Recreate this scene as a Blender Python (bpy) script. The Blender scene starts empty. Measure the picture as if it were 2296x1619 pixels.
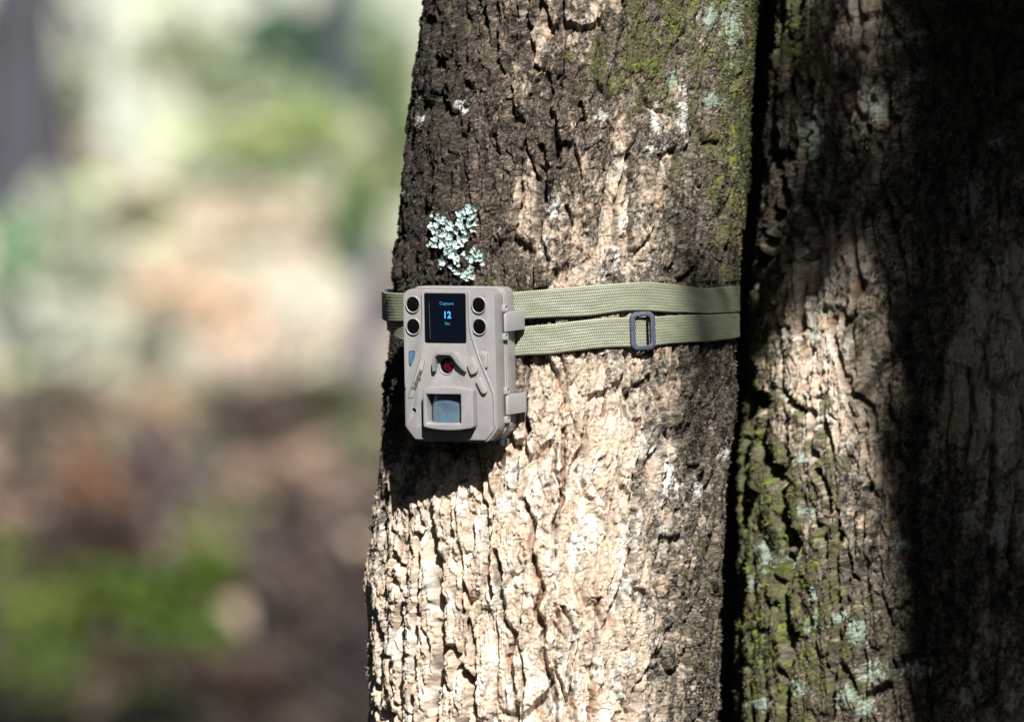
import bpy, bmesh, math, random
import numpy as np
from mathutils import Vector, Matrix, Euler
R = math.radians
C = bpy.context.scene.collection
random.seed(5)
rng = np.random.default_rng(7)

# ------------------------------------------------------------------ camera, sky, sun, exposure
CAM_D, CAM_Z, FRAME_W = 6.0, 1.30, 0.7118       # distance to the trunk, height, width seen at the trunk
SUN_EL, SUN_AZ = 39.0, 8.0                       # azimuth measured from behind the camera towards the right
scene = bpy.context.scene
cam = bpy.data.cameras.new('camera')
cam_o = bpy.data.objects.new('camera', cam); C.objects.link(cam_o)
cam_o.location = (0, -CAM_D, CAM_Z); cam_o.rotation_euler = (R(90), 0, 0)
cam.sensor_width = 36; cam.lens = 36 * CAM_D / FRAME_W
cam.clip_start = 0.1; cam.clip_end = 2000
cam.dof.use_dof = True; cam.dof.focus_distance = CAM_D - 0.125; cam.dof.aperture_fstop = 7.6
scene.camera = cam_o
world = bpy.data.worlds.new('World'); scene.world = world; world.use_nodes = True
wn = world.node_tree.nodes; wn.clear()
sky = wn.new('ShaderNodeTexSky'); sky.sky_type = 'NISHITA'; sky.sun_disc = False
sky.sun_elevation = R(SUN_EL); sky.sun_rotation = R(180 - SUN_AZ)
bgn = wn.new('ShaderNodeBackground'); bgn.inputs[1].default_value = 0.085
wo = wn.new('ShaderNodeOutputWorld')
world.node_tree.links.new(sky.outputs[0], bgn.inputs[0]); world.node_tree.links.new(bgn.outputs[0], wo.inputs[0])
sd = Vector((math.sin(R(SUN_AZ)) * math.cos(R(SUN_EL)), -math.cos(R(SUN_AZ)) * math.cos(R(SUN_EL)), math.sin(R(SUN_EL))))
sun = bpy.data.lights.new('sun', 'SUN'); sun.energy = 5.0; sun.angle = R(0.53); sun.color = (1.0, 0.965, 0.91)
sun_o = bpy.data.objects.new('sun', sun); C.objects.link(sun_o)
sun_o.rotation_euler = sd.to_track_quat('Z', 'Y').to_euler(); sun_o.location = (1, -3, 6)
vs = scene.view_settings
vs.view_transform = 'Standard'; vs.look = 'None'; vs.gamma = 1; vs.use_curve_mapping = False; vs.exposure = 1.0
scene.cycles.use_denoising = True
scene.cycles.max_bounces = 6
try:
    scene.cycles.denoiser = 'OPENIMAGEDENOISE'; scene.cycles.denoising_input_passes = 'RGB_ALBEDO_NORMAL'
except Exception: pass

# ------------------------------------------------------------------ helpers
PX = FRAME_W / 2296.0
def at(x, y, Y=0.0):
    """photograph position (2296 wide) at depth Y -> world point"""
    k = PX * (CAM_D + Y) / CAM_D
    return Vector(((x - 1148) * k, Y, CAM_Z - (y - 809.5) * k))

def tag(o, label=None, cat=None, group=None, kind=None):
    if label: o['label'] = label
    if cat: o['category'] = cat
    if group: o['group'] = group
    if kind: o['kind'] = kind
    return o
def empty(name, loc=(0, 0, 0), rot=(0, 0, 0), parent=None):
    o = bpy.data.objects.new(name, None); C.objects.link(o)
    o.location = loc; o.rotation_euler = rot; o.empty_display_size = 0.05
    if parent: o.parent = parent
    return o
def link(name, me, mat=None, parent=None, smooth=None):
    o = bpy.data.objects.new(name, me); C.objects.link(o)
    if mat:
        me.materials.clear(); me.materials.append(mat)
    if parent: o.parent = parent
    if smooth is not None:
        me.shade_smooth()
        me.set_sharp_from_angle(angle=R(smooth))
    return o
def np_mesh(name, co, faces, uv=None, cols=None):
    """faces: (n,4) or (n,3) int array"""
    me = bpy.data.meshes.new(name)
    n, k = faces.shape
    me.vertices.add(len(co)); me.vertices.foreach_set('co', np.ascontiguousarray(co, dtype=np.float32).ravel())
    me.loops.add(n * k); me.loops.foreach_set('vertex_index', np.ascontiguousarray(faces, dtype=np.int32).ravel())
    me.polygons.add(n); me.polygons.foreach_set('loop_start', np.arange(0, n * k, k, dtype=np.int32))
    me.polygons.foreach_set('loop_total', np.full(n, k, dtype=np.int32))
    me.update(calc_edges=True)
    for cname, c in (cols or {}).items():
        a = me.color_attributes.new(cname, 'FLOAT_COLOR', 'POINT')
        cc = np.ones((len(co), 4), dtype=np.float32); cc[:, :3] = c
        a.data.foreach_set('color', cc.ravel())
    return me
def grid_faces(nr, nc, wrap=False):
    i = np.arange(nr - 1)[:, None]; j = np.arange(nc if wrap else nc - 1)[None, :]
    j2 = (j + 1) % nc
    a = i * nc + j; b = i * nc + j2; c = (i + 1) * nc + j2; d = (i + 1) * nc + j
    return np.stack([a, b, c, d], -1).reshape(-1, 4)
def shade_all(me): me.polygons.foreach_set('use_smooth', np.ones(len(me.polygons), dtype=bool))

# noise on numpy arrays
def _tab(seed):
    r = np.random.default_rng(seed); p = r.permutation(4096).astype(np.int64)
    a = r.random(4096) * 2 * np.pi
    return p, np.cos(a), np.sin(a), r.random(4096), r.random(4096), r.random(4096)
_tabs = {}
def tabs(seed):
    if seed not in _tabs: _tabs[seed] = _tab(seed)
    return _tabs[seed]
def gn(x, y, seed=0):
    p, gx, gy, *_ = tabs(seed)
    x0 = np.floor(x).astype(np.int64); y0 = np.floor(y).astype(np.int64)
    fx = x - x0; fy = y - y0
    ux = fx * fx * fx * (fx * (fx * 6 - 15) + 10); uy = fy * fy * fy * (fy * (fy * 6 - 15) + 10)
    def g(i, j):
        h = p[(x0 + i + p[(y0 + j) & 4095]) & 4095]
        return gx[h] * (fx - i) + gy[h] * (fy - j)
    a = g(0, 0); b = g(1, 0); c = g(0, 1); d = g(1, 1)
    return ((a * (1 - ux) + b * ux) * (1 - uy) + (c * (1 - ux) + d * ux) * uy) * 1.45
def fbm(x, y, octv=4, seed=0, gain=0.5):
    s = 0; a = 1; t = 0
    for k in range(octv):
        s = s + a * gn(x * 2 ** k + 17.3 * k, y * 2 ** k - 9.1 * k, seed + k); t += a; a *= gain
    return s / t
def worley(x, y, seed=0):
    p, _, _, rx, ry, rv = tabs(seed)
    x0 = np.floor(x).astype(np.int64); y0 = np.floor(y).astype(np.int64)
    F1 = np.full(x.shape, 9.0); F2 = np.full(x.shape, 9.0); ID = np.zeros(x.shape)
    for i in (-1, 0, 1):
        for j in (-1, 0, 1):
            h = p[(x0 + i + p[(y0 + j) & 4095]) & 4095]
            d = np.hypot(x0 + i + rx[h] - x, y0 + j + ry[h] - y)
            m = d < F1
            F2 = np.where(m, F1, np.minimum(F2, d)); ID = np.where(m, rv[h], ID); F1 = np.where(m, d, F1)
    return F1, F2, ID
def sstep(a, b, x):
    t = np.clip((x - a) / (b - a), 0, 1); return t * t * (3 - 2 * t)
def grid_interp(xs, ys, G, x, y):
    G = np.array(G, dtype=float); xs = np.array(xs, float); ys = np.array(ys, float)
    fx = np.clip(np.interp(x, xs, np.arange(len(xs))), 0, len(xs) - 1.0001)
    fy = np.clip(np.interp(y, ys, np.arange(len(ys))), 0, len(ys) - 1.0001)
    i = fx.astype(int); j = fy.astype(int); u = fx - i; v = fy - j
    return (G[j, i] * (1 - u) + G[j, i + 1] * u) * (1 - v) + (G[j + 1, i] * (1 - u) + G[j + 1, i + 1] * u) * v

# materials
def mat_new(name):
    m = bpy.data.materials.new(name); m.use_nodes = True
    nt = m.node_tree; b = nt.nodes['Principled BSDF']
    return m, nt, b
def simple(name, col, rough=0.5, metal=0.0, bump=0.0, bscale=800, spec=0.5, emit=None, estr=1.0, var=0.0, coat=0.0):
    m, nt, b = mat_new(name)
    b.inputs['Base Color'].default_value = (*col, 1); b.inputs['Roughness'].default_value = rough
    b.inputs['Metallic'].default_value = metal; b.inputs['Specular IOR Level'].default_value = spec
    b.inputs['Coat Weight'].default_value = coat
    if emit:
        b.inputs['Emission Color'].default_value = (*emit, 1); b.inputs['Emission Strength'].default_value = estr
    tc = nt.nodes.new('ShaderNodeTexCoord')
    if bump:
        n = nt.nodes.new('ShaderNodeTexNoise'); n.inputs['Scale'].default_value = bscale; n.inputs['Detail'].default_value = 3
        bp = nt.nodes.new('ShaderNodeBump'); bp.inputs['Strength'].default_value = bump; bp.inputs['Distance'].default_value = 0.0004
        nt.links.new(tc.outputs['Object'], n.inputs['Vector']); nt.links.new(n.outputs['Fac'], bp.inputs['Height'])
        nt.links.new(bp.outputs['Normal'], b.inputs['Normal'])
    if var:
        n2 = nt.nodes.new('ShaderNodeTexNoise'); n2.inputs['Scale'].default_value = 90; n2.inputs['Detail'].default_value = 6
        rp = nt.nodes.new('ShaderNodeMapRange'); rp.inputs[1].default_value = 0.3; rp.inputs[2].default_value = 0.7
        rp.inputs[3].default_value = 1 - var; rp.inputs[4].default_value = 1 + var
        mx = nt.nodes.new('ShaderNodeVectorMath'); mx.operation = 'SCALE'; mx.inputs[0].default_value = col
        nt.links.new(tc.outputs['Object'], n2.inputs['Vector']); nt.links.new(n2.outputs['Fac'], rp.inputs[0])
        nt.links.new(rp.outputs[0], mx.inputs['Scale']); nt.links.new(mx.outputs[0], b.inputs['Base Color'])
        r2 = nt.nodes.new('ShaderNodeMapRange'); r2.inputs[1].default_value = 0.3; r2.inputs[2].default_value = 0.7
        r2.inputs[3].default_value = rough - 0.08; r2.inputs[4].default_value = rough + 0.1
        nt.links.new(n2.outputs['Fac'], r2.inputs[0]); nt.links.new(r2.outputs[0], b.inputs['Roughness'])
    return m
def attr_mat(name, rough=0.9, fine=0.25, fscale=900, bump=0.5, bdist=0.0006, spec=0.25, sheen=0.0):
    """colour from the vertices' own paint, broken up by fine grain"""
    m, nt, b = mat_new(name)
    at_ = nt.nodes.new('ShaderNodeVertexColor'); at_.layer_name = 'paint'
    tc = nt.nodes.new('ShaderNodeTexCoord')
    n = nt.nodes.new('ShaderNodeTexNoise'); n.inputs['Scale'].default_value = fscale; n.inputs['Detail'].default_value = 4; n.inputs['Roughness'].default_value = 0.7
    rp = nt.nodes.new('ShaderNodeMapRange'); rp.inputs[1].default_value = 0.3; rp.inputs[2].default_value = 0.7
    rp.inputs[3].default_value = 1 - fine; rp.inputs[4].default_value = 1 + fine
    mx = nt.nodes.new('ShaderNodeVectorMath'); mx.operation = 'SCALE'
    L = nt.links.new
    L(tc.outputs['Object'], n.inputs['Vector']); L(n.outputs['Fac'], rp.inputs[0]); L(rp.outputs[0], mx.inputs['Scale'])
    L(at_.outputs['Color'], mx.inputs[0]); L(mx.outputs[0], b.inputs['Base Color'])
    b.inputs['Roughness'].default_value = rough; b.inputs['Specular IOR Level'].default_value = spec
    if sheen: b.inputs['Sheen Weight'].default_value = sheen
    if bump:
        bp = nt.nodes.new('ShaderNodeBump'); bp.inputs['Strength'].default_value = bump; bp.inputs['Distance'].default_value = bdist
        L(n.outputs['Fac'], bp.inputs['Height']); L(bp.outputs['Normal'], b.inputs['Normal'])
    return m

M_bark = attr_mat('bark', 0.9, 0.30, 1300, 0.9, 0.0012, 0.22)
M_moss = attr_mat('moss', 0.85, 0.25, 1500, 0.0, spec=0.3)
M_leaf = attr_mat('leaf', 0.55, 0.15, 40, 0.0, spec=0.4)
M_litter = attr_mat('litter', 0.85, 0.2, 12, 0.0, spec=0.3)

# ------------------------------------------------------------------ ground and far slope
def terrain_z(D):
    """height of the ground at distance D from the camera"""
    return np.interp(D, [-50, 0, 14, 25, 40, 55, 70, 76, 90, 112, 200, 700],
                     [0, 0, 0.0, 0.2, 0.45, 0.72, 1.04, 1.75, 5.0, 9.2, 16, 22])
def ground_at(X, Y):
    D = Y + CAM_D
    return terrain_z(D) + 0.05 * fbm(np.array([X / 3.0]), np.array([D / 3.0]), 3, 91)[0] * np.clip(abs(D - 6) / 8, 0, 1)
def build_ground():
    Ds = np.concatenate([np.linspace(-40, 14, 50), np.linspace(14.5, 115, 300), np.linspace(118, 700, 30)])
    xs = np.concatenate([np.linspace(-300, -46, 10), np.linspace(-44, -8, 90), np.linspace(-7.8, 7.8, 105), np.linspace(8, 44, 90), np.linspace(46, 300, 10)])
    DD, XX = np.meshgrid(Ds, xs, indexing='ij')
    Z = terrain_z(DD) + 0.05 * fbm(XX / 3, DD / 3, 3, 91) * np.clip(abs(DD - 6) / 8, 0, 1)
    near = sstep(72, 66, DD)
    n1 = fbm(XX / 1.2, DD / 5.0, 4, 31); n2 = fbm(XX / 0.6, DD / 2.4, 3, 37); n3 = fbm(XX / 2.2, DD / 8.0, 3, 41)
    brown = np.array([0.085, 0.052, 0.040]); mauve = np.array([0.125, 0.092, 0.088]); tan = np.array([0.27, 0.18, 0.12]); green = np.array([0.05, 0.075, 0.012])  # browns kept dark and mauve in place of canopy shade
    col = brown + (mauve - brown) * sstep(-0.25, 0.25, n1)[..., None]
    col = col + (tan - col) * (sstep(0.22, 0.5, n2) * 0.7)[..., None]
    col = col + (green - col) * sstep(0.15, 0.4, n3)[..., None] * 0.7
    col = col * (0.28 + .72 * sstep(25, 52, DD))[..., None]        # near floor painted darker, as if in shade
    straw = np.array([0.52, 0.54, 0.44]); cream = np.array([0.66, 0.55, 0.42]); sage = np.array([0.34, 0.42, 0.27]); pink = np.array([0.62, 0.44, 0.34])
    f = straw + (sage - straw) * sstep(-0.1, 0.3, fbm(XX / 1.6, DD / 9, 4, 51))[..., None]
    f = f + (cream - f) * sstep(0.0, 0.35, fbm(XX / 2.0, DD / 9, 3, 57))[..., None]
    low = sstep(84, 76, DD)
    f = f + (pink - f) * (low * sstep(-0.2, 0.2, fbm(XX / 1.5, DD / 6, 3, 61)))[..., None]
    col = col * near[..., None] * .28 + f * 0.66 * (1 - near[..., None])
    co = np.stack([XX, DD - CAM_D, Z], -1).reshape(-1, 3)
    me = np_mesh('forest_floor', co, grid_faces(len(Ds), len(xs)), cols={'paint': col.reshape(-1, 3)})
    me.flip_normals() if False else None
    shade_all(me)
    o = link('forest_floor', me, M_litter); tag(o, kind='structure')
build_ground()

def quads(P, U, V):
    """n quads, centre P, half vectors U, V"""
    n = len(P)
    co = np.stack([P - U - V, P + U - V * 0.6, P + U * 0.9 + V, P - U * 0.7 + V], 1).reshape(-1, 3)
    return co, np.arange(n * 4).reshape(n, 4)
def leaf_cloud(n, centre, radii, size, colours, seed, flat=0.0, shell=0.35, clumps=9):
    r = np.random.default_rng(seed)
    cc = r.normal(size=(clumps, 3)); cc /= np.linalg.norm(cc, axis=1)[:, None]; cc *= r.random((clumps, 1)) ** 0.5 * 0.75
    k = r.integers(0, clumps, n)
    d = r.normal(size=(n, 3)); d /= np.linalg.norm(d, axis=1)[:, None]
    rad = r.uniform(0.25, 0.5, clumps)[k][:, None] * (r.random((n, 1)) ** shell)
    P = (cc[k] + d * rad) * np.array(radii) + np.array(centre)
    a = r.normal(size=(n, 3)); a[:, 2] *= (1 - flat); a /= np.linalg.norm(a, axis=1)[:, None]
    b = np.cross(a, r.normal(size=(n, 3))); b /= np.linalg.norm(b, axis=1)[:, None]
    s = size * r.uniform(0.6, 1.4, (n, 1))
    co, f = quads(P, a * s, b * s * 0.55)
    cols = np.array(colours)[r.integers(0, len(colours), n)] * r.uniform(0.7, 1.35, (n, 1))
    return co, f, np.repeat(cols, 4, 0)
def leaves_obj(name, data, parent=None, mat=None):
    co = np.concatenate([d[0] for d in data]); off = 0; fs = []
    for d in data: fs.append(d[1] + off); off += len(d[0])
    me = np_mesh(name, co, np.concatenate(fs), cols={'paint': np.concatenate([d[2] for d in data])})
    return link(name, me, mat or M_leaf, parent)

# palette of foliage (mauve browns carry the blue tint of shade)
G_dark = [(0.035, 0.06, 0.025), (0.05, 0.08, 0.03)]
G_viv = [(0.05, 0.095, 0.005), (0.035, 0.07, 0.005), (0.075, 0.11, 0.006)]
G_yel = [(0.30, 0.38, 0.12), (0.36, 0.42, 0.15), (0.24, 0.32, 0.10)]
G_sage = [(0.42, 0.46, 0.32), (0.50, 0.52, 0.40), (0.34, 0.38, 0.26)]
G_teal = [(0.09, 0.15, 0.095), (0.06, 0.11, 0.07)]
G_mint = [(0.20, 0.36, 0.20), (0.26, 0.42, 0.24)]
G_oliv = [(0.06, 0.06, 0.02), (0.05, 0.045, 0.018), (0.08, 0.07, 0.03)]
B_rust = [(0.26, 0.13, 0.07), (0.34, 0.19, 0.10), (0.20, 0.10, 0.06)]
B_pink = [(0.42, 0.28, 0.20), (0.34, 0.22, 0.17)]
B_dark = [(0.05, 0.028, 0.02), (0.08, 0.045, 0.03)]
B_mauv = [(0.19, 0.13, 0.13), (0.15, 0.10, 0.10)]
B_crem = [(0.70, 0.60, 0.45), (0.62, 0.50, 0.36), (0.74, 0.66, 0.52)]
B_whit = [(0.66, 0.66, 0.55), (0.58, 0.60, 0.48)]
B_tan = [(0.50, 0.36, 0.20), (0.56, 0.42, 0.25)]
BRIGHT = 0.70
# x, y, half width, half height (photograph), distance, palette, leaves, leaf size, name, label, category
bushes = [
 (365, 1370, 190, 150, 27, G_viv, 2300, 0.020, 'leafy_shrub', 'vivid green low bush at the bottom left, out of focus', 'bush'),
 (105, 1405, 120, 90, 26, [(0.10, 0.14, 0.012), (0.07, 0.10, 0.01)], 700, 0.018, 'leafy_shrub', 'olive green low bush near the lower left edge', 'bush'),
 (25, 1245, 60, 75, 29, [(0.13, 0.17, 0.03)], 500, 0.02, 'leafy_shrub', 'green bush cut by the left edge below the middle', 'bush'),
 (90, 1570, 110, 60, 24, [(0.05, 0.06, 0.012), (0.03, 0.035, 0.01)], 600, 0.018, 'leafy_shrub', 'dark green plant in the bottom left corner', 'bush'),
 (340, 1590, 90, 50, 24, [(0.06, 0.08, 0.014)], 500, 0.018, 'leafy_shrub', 'small dark green plant at the bottom edge under the vivid bush', 'bush'),
 (470, 1190, 70, 55, 33, [(0.14, 0.17, 0.06), (0.2, 0.2, 0.09)], 450, 0.022, 'leafy_shrub', 'small olive bush above the vivid green one', 'bush'),
 (190, 1240, 130, 100, 34, B_dark, 900, 0.03, 'dry_shrub', 'dark brown dry bush left of the vivid green one', 'bush'),
 (300, 1500, 200, 60, 25, B_dark, 700, 0.03, 'dry_shrub', 'dark brown dry growth below the vivid green bush', 'bush'),
 (570, 950, 110, 70, 55, [(0.12, 0.085, 0.07), (0.09, 0.06, 0.045)], 800, 0.045, 'dry_shrub', 'dark brown thicket below the cream slope', 'bush'),
 (800, 925, 100, 50, 58, G_oliv, 1300, 0.045, 'leafy_shrub', 'dark olive bush beside the trunk just above the brown floor', 'bush'),
 (660, 900, 190, 40, 62, G_oliv, 1500, 0.045, 'leafy_shrub', 'long olive hedge of low plants under the cream slope', 'bush'),
 (600, 1075, 150, 50, 42, B_pink, 600, 0.035, 'dry_shrub', 'pinkish brown leaf heap left of the camera', 'bush'),
 (195, 1060, 55, 90, 40, B_rust, 500, 0.032, 'dry_shrub', 'rusty brown upright dry bush in the left third', 'bush'),
 (365, 905, 60, 42, 60, B_tan, 400, 0.04, 'dry_shrub', 'orange tan dry bush at the edge of the bright slope', 'bush'),
 (300, 985, 52, 52, 48, [(0.30, 0.32, 0.20)], 260, 0.035, 'leafy_shrub', 'grey green rounded bush below the orange tan one', 'bush'),
 (790, 1110, 60, 60, 44, [(0.40, 0.29, 0.24), (0.30, 0.22, 0.18)], 330, 0.035, 'dry_shrub', 'pale pinkish dry bush close to the left edge of the trunk', 'bush'),
 (375, 1090, 90, 130, 38, B_mauv, 700, 0.03, 'dry_shrub', 'mauve brown dry bush in the middle of the brown floor', 'bush'),
 (700, 1330, 120, 170, 31, [(0.17, 0.12, 0.10), (0.13, 0.09, 0.08)], 1100, 0.028, 'dry_shrub', 'greyish brown dry bush left of the lower trunk', 'bush'),
 (60, 985, 60, 120, 46, [(0.22, 0.19, 0.13), (0.14, 0.12, 0.09)], 600, 0.035, 'dry_shrub', 'grey brown dry bush at the left edge below the bright slope', 'bush'),
 (470, 1040, 45, 75, 45, [(0.20, 0.19, 0.14)], 350, 0.035, 'dry_shrub', 'grey olive tuft between the pinkish heap and the mauve bush', 'bush'),
 (160, 1330, 120, 70, 28, [(0.10, 0.13, 0.02), (0.06, 0.08, 0.015)], 900, 0.02, 'leafy_shrub', 'olive green plant between the left edge and the vivid green bush', 'bush'),
 (470, 1440, 90, 70, 26, G_viv, 800, 0.02, 'leafy_shrub', 'smaller vivid green bush touching the right side of the large one', 'bush'),
 (220, 1180, 90, 55, 32, [(0.08, 0.045, 0.03), (0.05, 0.03, 0.02)], 700, 0.03, 'dry_shrub', 'deep brown tuft above the dark brown bush on the left', 'bush'),
 (560, 1560, 110, 60, 24, B_dark, 700, 0.03, 'dry_shrub', 'dark brown growth at the bottom edge beside the big trunk', 'bush'),
 (130, 905, 110, 60, 60, [(0.20, 0.16, 0.12), (0.14, 0.12, 0.08)], 800, 0.045, 'dry_shrub', 'grey brown bush on the line where the bright slope begins, far left', 'bush'),
 (450, 880, 70, 60, 62, [(0.16, 0.17, 0.11), (0.12, 0.12, 0.08)], 500, 0.045, 'leafy_shrub', 'dull green bush right of the orange tan one', 'bush'),
 (540, 1180, 90, 60, 36, [(0.15, 0.14, 0.07), (0.10, 0.10, 0.05)], 600, 0.03, 'leafy_shrub', 'dull olive bush below the pinkish brown leaf heap', 'bush'),
 (800, 1000, 60, 50, 50, [(0.20, 0.22, 0.13)], 400, 0.035, 'leafy_shrub', 'grey green bush above the pale pinkish one near the trunk', 'bush'),
 (70, 1500, 130, 80, 25, [(0.045, 0.075, 0.01), (0.06, 0.09, 0.012)], 1200, 0.018, 'leafy_shrub', 'dim green bush filling the lower left corner', 'bush'),
 (240, 1130, 60, 60, 34, B_rust, 500, 0.028, 'dry_shrub', 'small rusty brown tuft right of the upright rusty bush', 'bush'),
 (640, 1180, 70, 70, 36, [(0.06, 0.045, 0.035)], 600, 0.028, 'dry_shrub', 'dark brown bush below the right end of the leaf heap', 'bush'),
 (520, 1300, 50, 50, 31, [(0.42, 0.32, 0.20)], 260, 0.028, 'dry_shrub', 'small straw coloured tuft right of the vivid green bush', 'bush'),
 (830, 1480, 60, 110, 27, [(0.07, 0.055, 0.055), (0.05, 0.04, 0.04)], 900, 0.022, 'dry_shrub', 'dark mauve brown bush against the foot of the pale trunk', 'bush'),
 # bright zone
 (60, 330, 80, 130, 82, [(0.07, 0.075, 0.07), (0.05, 0.06, 0.05)], 1500, 0.07, 'dense_shrub', 'dark slate green bush at the foot of the left trunk', 'bush'),
 (290, 480, 85, 50, 78, [(0.11, 0.11, 0.055), (0.08, 0.08, 0.04)], 1000, 0.06, 'dense_shrub', 'dark olive bush in front of the brownish olive one', 'bush'),
 (875, 330, 60, 170, 81, [(0.13, 0.18, 0.08), (0.10, 0.15, 0.06)], 1600, 0.06, 'dense_shrub', 'tall dull green bush hard against the upper part of the big trunk', 'bush'),
 (795, 530, 50, 110, 75, [(0.05, 0.10, 0.035), (0.07, 0.12, 0.04)], 1200, 0.055, 'dense_shrub', 'deep green upright bush left of the trunk above the stump', 'bush'),
 (360, 790, 50, 80, 72, [(0.16, 0.17, 0.12), (0.13, 0.14, 0.10)], 700, 0.05, 'dense_shrub', 'grey green bush leaning between the pale bush and the pinkish growth', 'bush'),
 (560, 130, 70, 70, 90, [(0.16, 0.20, 0.12)], 800, 0.07, 'dense_shrub', 'soft dark green bush near the top centre of the background', 'bush'),
 (640, 400, 100, 40, 80, [(0.15, 0.19, 0.10), (0.2, 0.24, 0.14)], 900, 0.06, 'dense_shrub', 'dull green low bush between the yellow green bush and the cream clump', 'bush'),
 (30, 700, 45, 60, 73, [(0.10, 0.13, 0.09)], 600, 0.05, 'dense_shrub', 'small dark green bush at the left edge above the brown floor', 'bush'),
 (500, 200, 90, 60, 86, [(0.22, 0.28, 0.16), (0.30, 0.36, 0.22)], 800, 0.07, 'leafy_shrub', 'soft green bush above the left of the bright yellow green one', 'bush'),
 (450, 380, 110, 60, 80, [(0.36, 0.42, 0.27), (0.44, 0.46, 0.32)], 900, 0.065, 'leafy_shrub', 'pale green bush below the bright yellow green one', 'bush'),
 (250, 620, 80, 70, 74, [(0.40, 0.42, 0.30), (0.48, 0.48, 0.38)], 800, 0.06, 'leafy_shrub', 'pale sage bush between the grey green one and the cream growth', 'bush'),
 (60, 760, 70, 80, 72, [(0.30, 0.34, 0.28), (0.24, 0.26, 0.22)], 700, 0.055, 'leafy_shrub', 'dull green grey bush at the left edge under the mint green one', 'bush'),
 (880, 150, 80, 120, 92, [(0.18, 0.24, 0.13), (0.24, 0.30, 0.17)], 900, 0.08, 'leafy_shrub', 'green bush behind the upper left edge of the big trunk', 'bush'),
 (600, 315, 185, 75, 82, G_yel, 1500, 0.07, 'leafy_shrub', 'bright yellow green bush in the upper background', 'bush'),
 (840, 385, 80, 110, 80, [(0.24, 0.30, 0.13), (0.30, 0.34, 0.18)], 900, 0.07, 'leafy_shrub', 'yellow green bush against the upper trunk edge', 'bush'),
 (800, 510, 55, 90, 76, [(0.12, 0.19, 0.07), (0.17, 0.24, 0.10)], 600, 0.06, 'leafy_shrub', 'mid green upright bush beside the trunk above the strap', 'bush'),
 (15, 565, 50, 115, 74, G_mint, 700, 0.06, 'leafy_shrub', 'mint green bush cut by the left edge at mid height', 'bush'),
 (285, 480, 70, 40, 78, [(0.20, 0.19, 0.10), (0.26, 0.24, 0.14)], 500, 0.06, 'leafy_shrub', 'brownish olive bush left of the cream slope', 'bush'),
 (730, 120, 135, 100, 92, G_teal, 2400, 0.08, 'leafy_shrub', 'dark green bush in the upper background right of the pale ones', 'bush'),
 (420, 110, 130, 60, 95, [(0.34, 0.40, 0.24), (0.42, 0.46, 0.30)], 900, 0.08, 'leafy_shrub', 'pale green bush high in the background', 'bush'),
 (150, 180, 95, 110, 84, G_sage, 1300, 0.075, 'leafy_shrub', 'pale sage bush right of the dark upper left trunk', 'bush'),
 (20, 40, 60, 70, 90, [(0.28, 0.32, 0.14)], 500, 0.08, 'leafy_shrub', 'yellow green foliage in the upper left corner', 'bush'),
 (330, 60, 190, 70, 100, B_whit, 1200, 0.085, 'leafy_shrub', 'whitish sunlit foliage along the top of the picture', 'bush'),
 (600, 40, 90, 60, 98, B_whit, 700, 0.085, 'leafy_shrub', 'whitish sunlit foliage at the top left of the dark green bush', 'bush'),
 (170, 345, 75, 80, 79, [(0.55, 0.46, 0.40), (0.48, 0.42, 0.35)], 700, 0.06, 'dry_shrub', 'pinkish grey dry bush below the pale sage one', 'bush'),
 (150, 560, 100, 120, 75, G_sage, 1300, 0.065, 'leafy_shrub', 'grey green bush at mid height on the left', 'bush'),
 (170, 760, 110, 100, 72, B_whit, 1100, 0.06, 'leafy_shrub', 'pale greyish bush at the foot of the left bright slope', 'bush'),
 (330, 740, 60, 60, 72.5, [(0.38, 0.36, 0.26), (0.3, 0.29, 0.22)], 450, 0.055, 'leafy_shrub', 'grey olive bush left of the pink cream patch', 'bush'),
 (560, 500, 175, 70, 77, B_crem, 1300, 0.065, 'dry_shrub', 'cream coloured dry grass clump in the middle of the slope', 'bush'),
 (470, 690, 150, 95, 73, [(0.78, 0.58, 0.42), (0.72, 0.56, 0.38)], 1400, 0.06, 'dry_shrub', 'pinkish cream dry growth at the centre of the background', 'bush'),
 (690, 770, 80, 80, 71.5, [(0.70, 0.58, 0.46), (0.66, 0.60, 0.48)], 800, 0.055, 'dry_shrub', 'pale cream dry clump left of the camera', 'bush'),
 (640, 230, 120, 50, 88, [(0.30, 0.36, 0.2), (0.22, 0.28, 0.15)], 700, 0.075, 'leafy_shrub', 'mid green bush under the dark green one', 'bush'),
 (880, 650, 40, 130, 74, [(0.34, 0.27, 0.24), (0.3, 0.26, 0.2)], 600, 0.05, 'dry_shrub', 'brownish bush hard against the trunk left of the strap', 'bush'),
]
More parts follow.
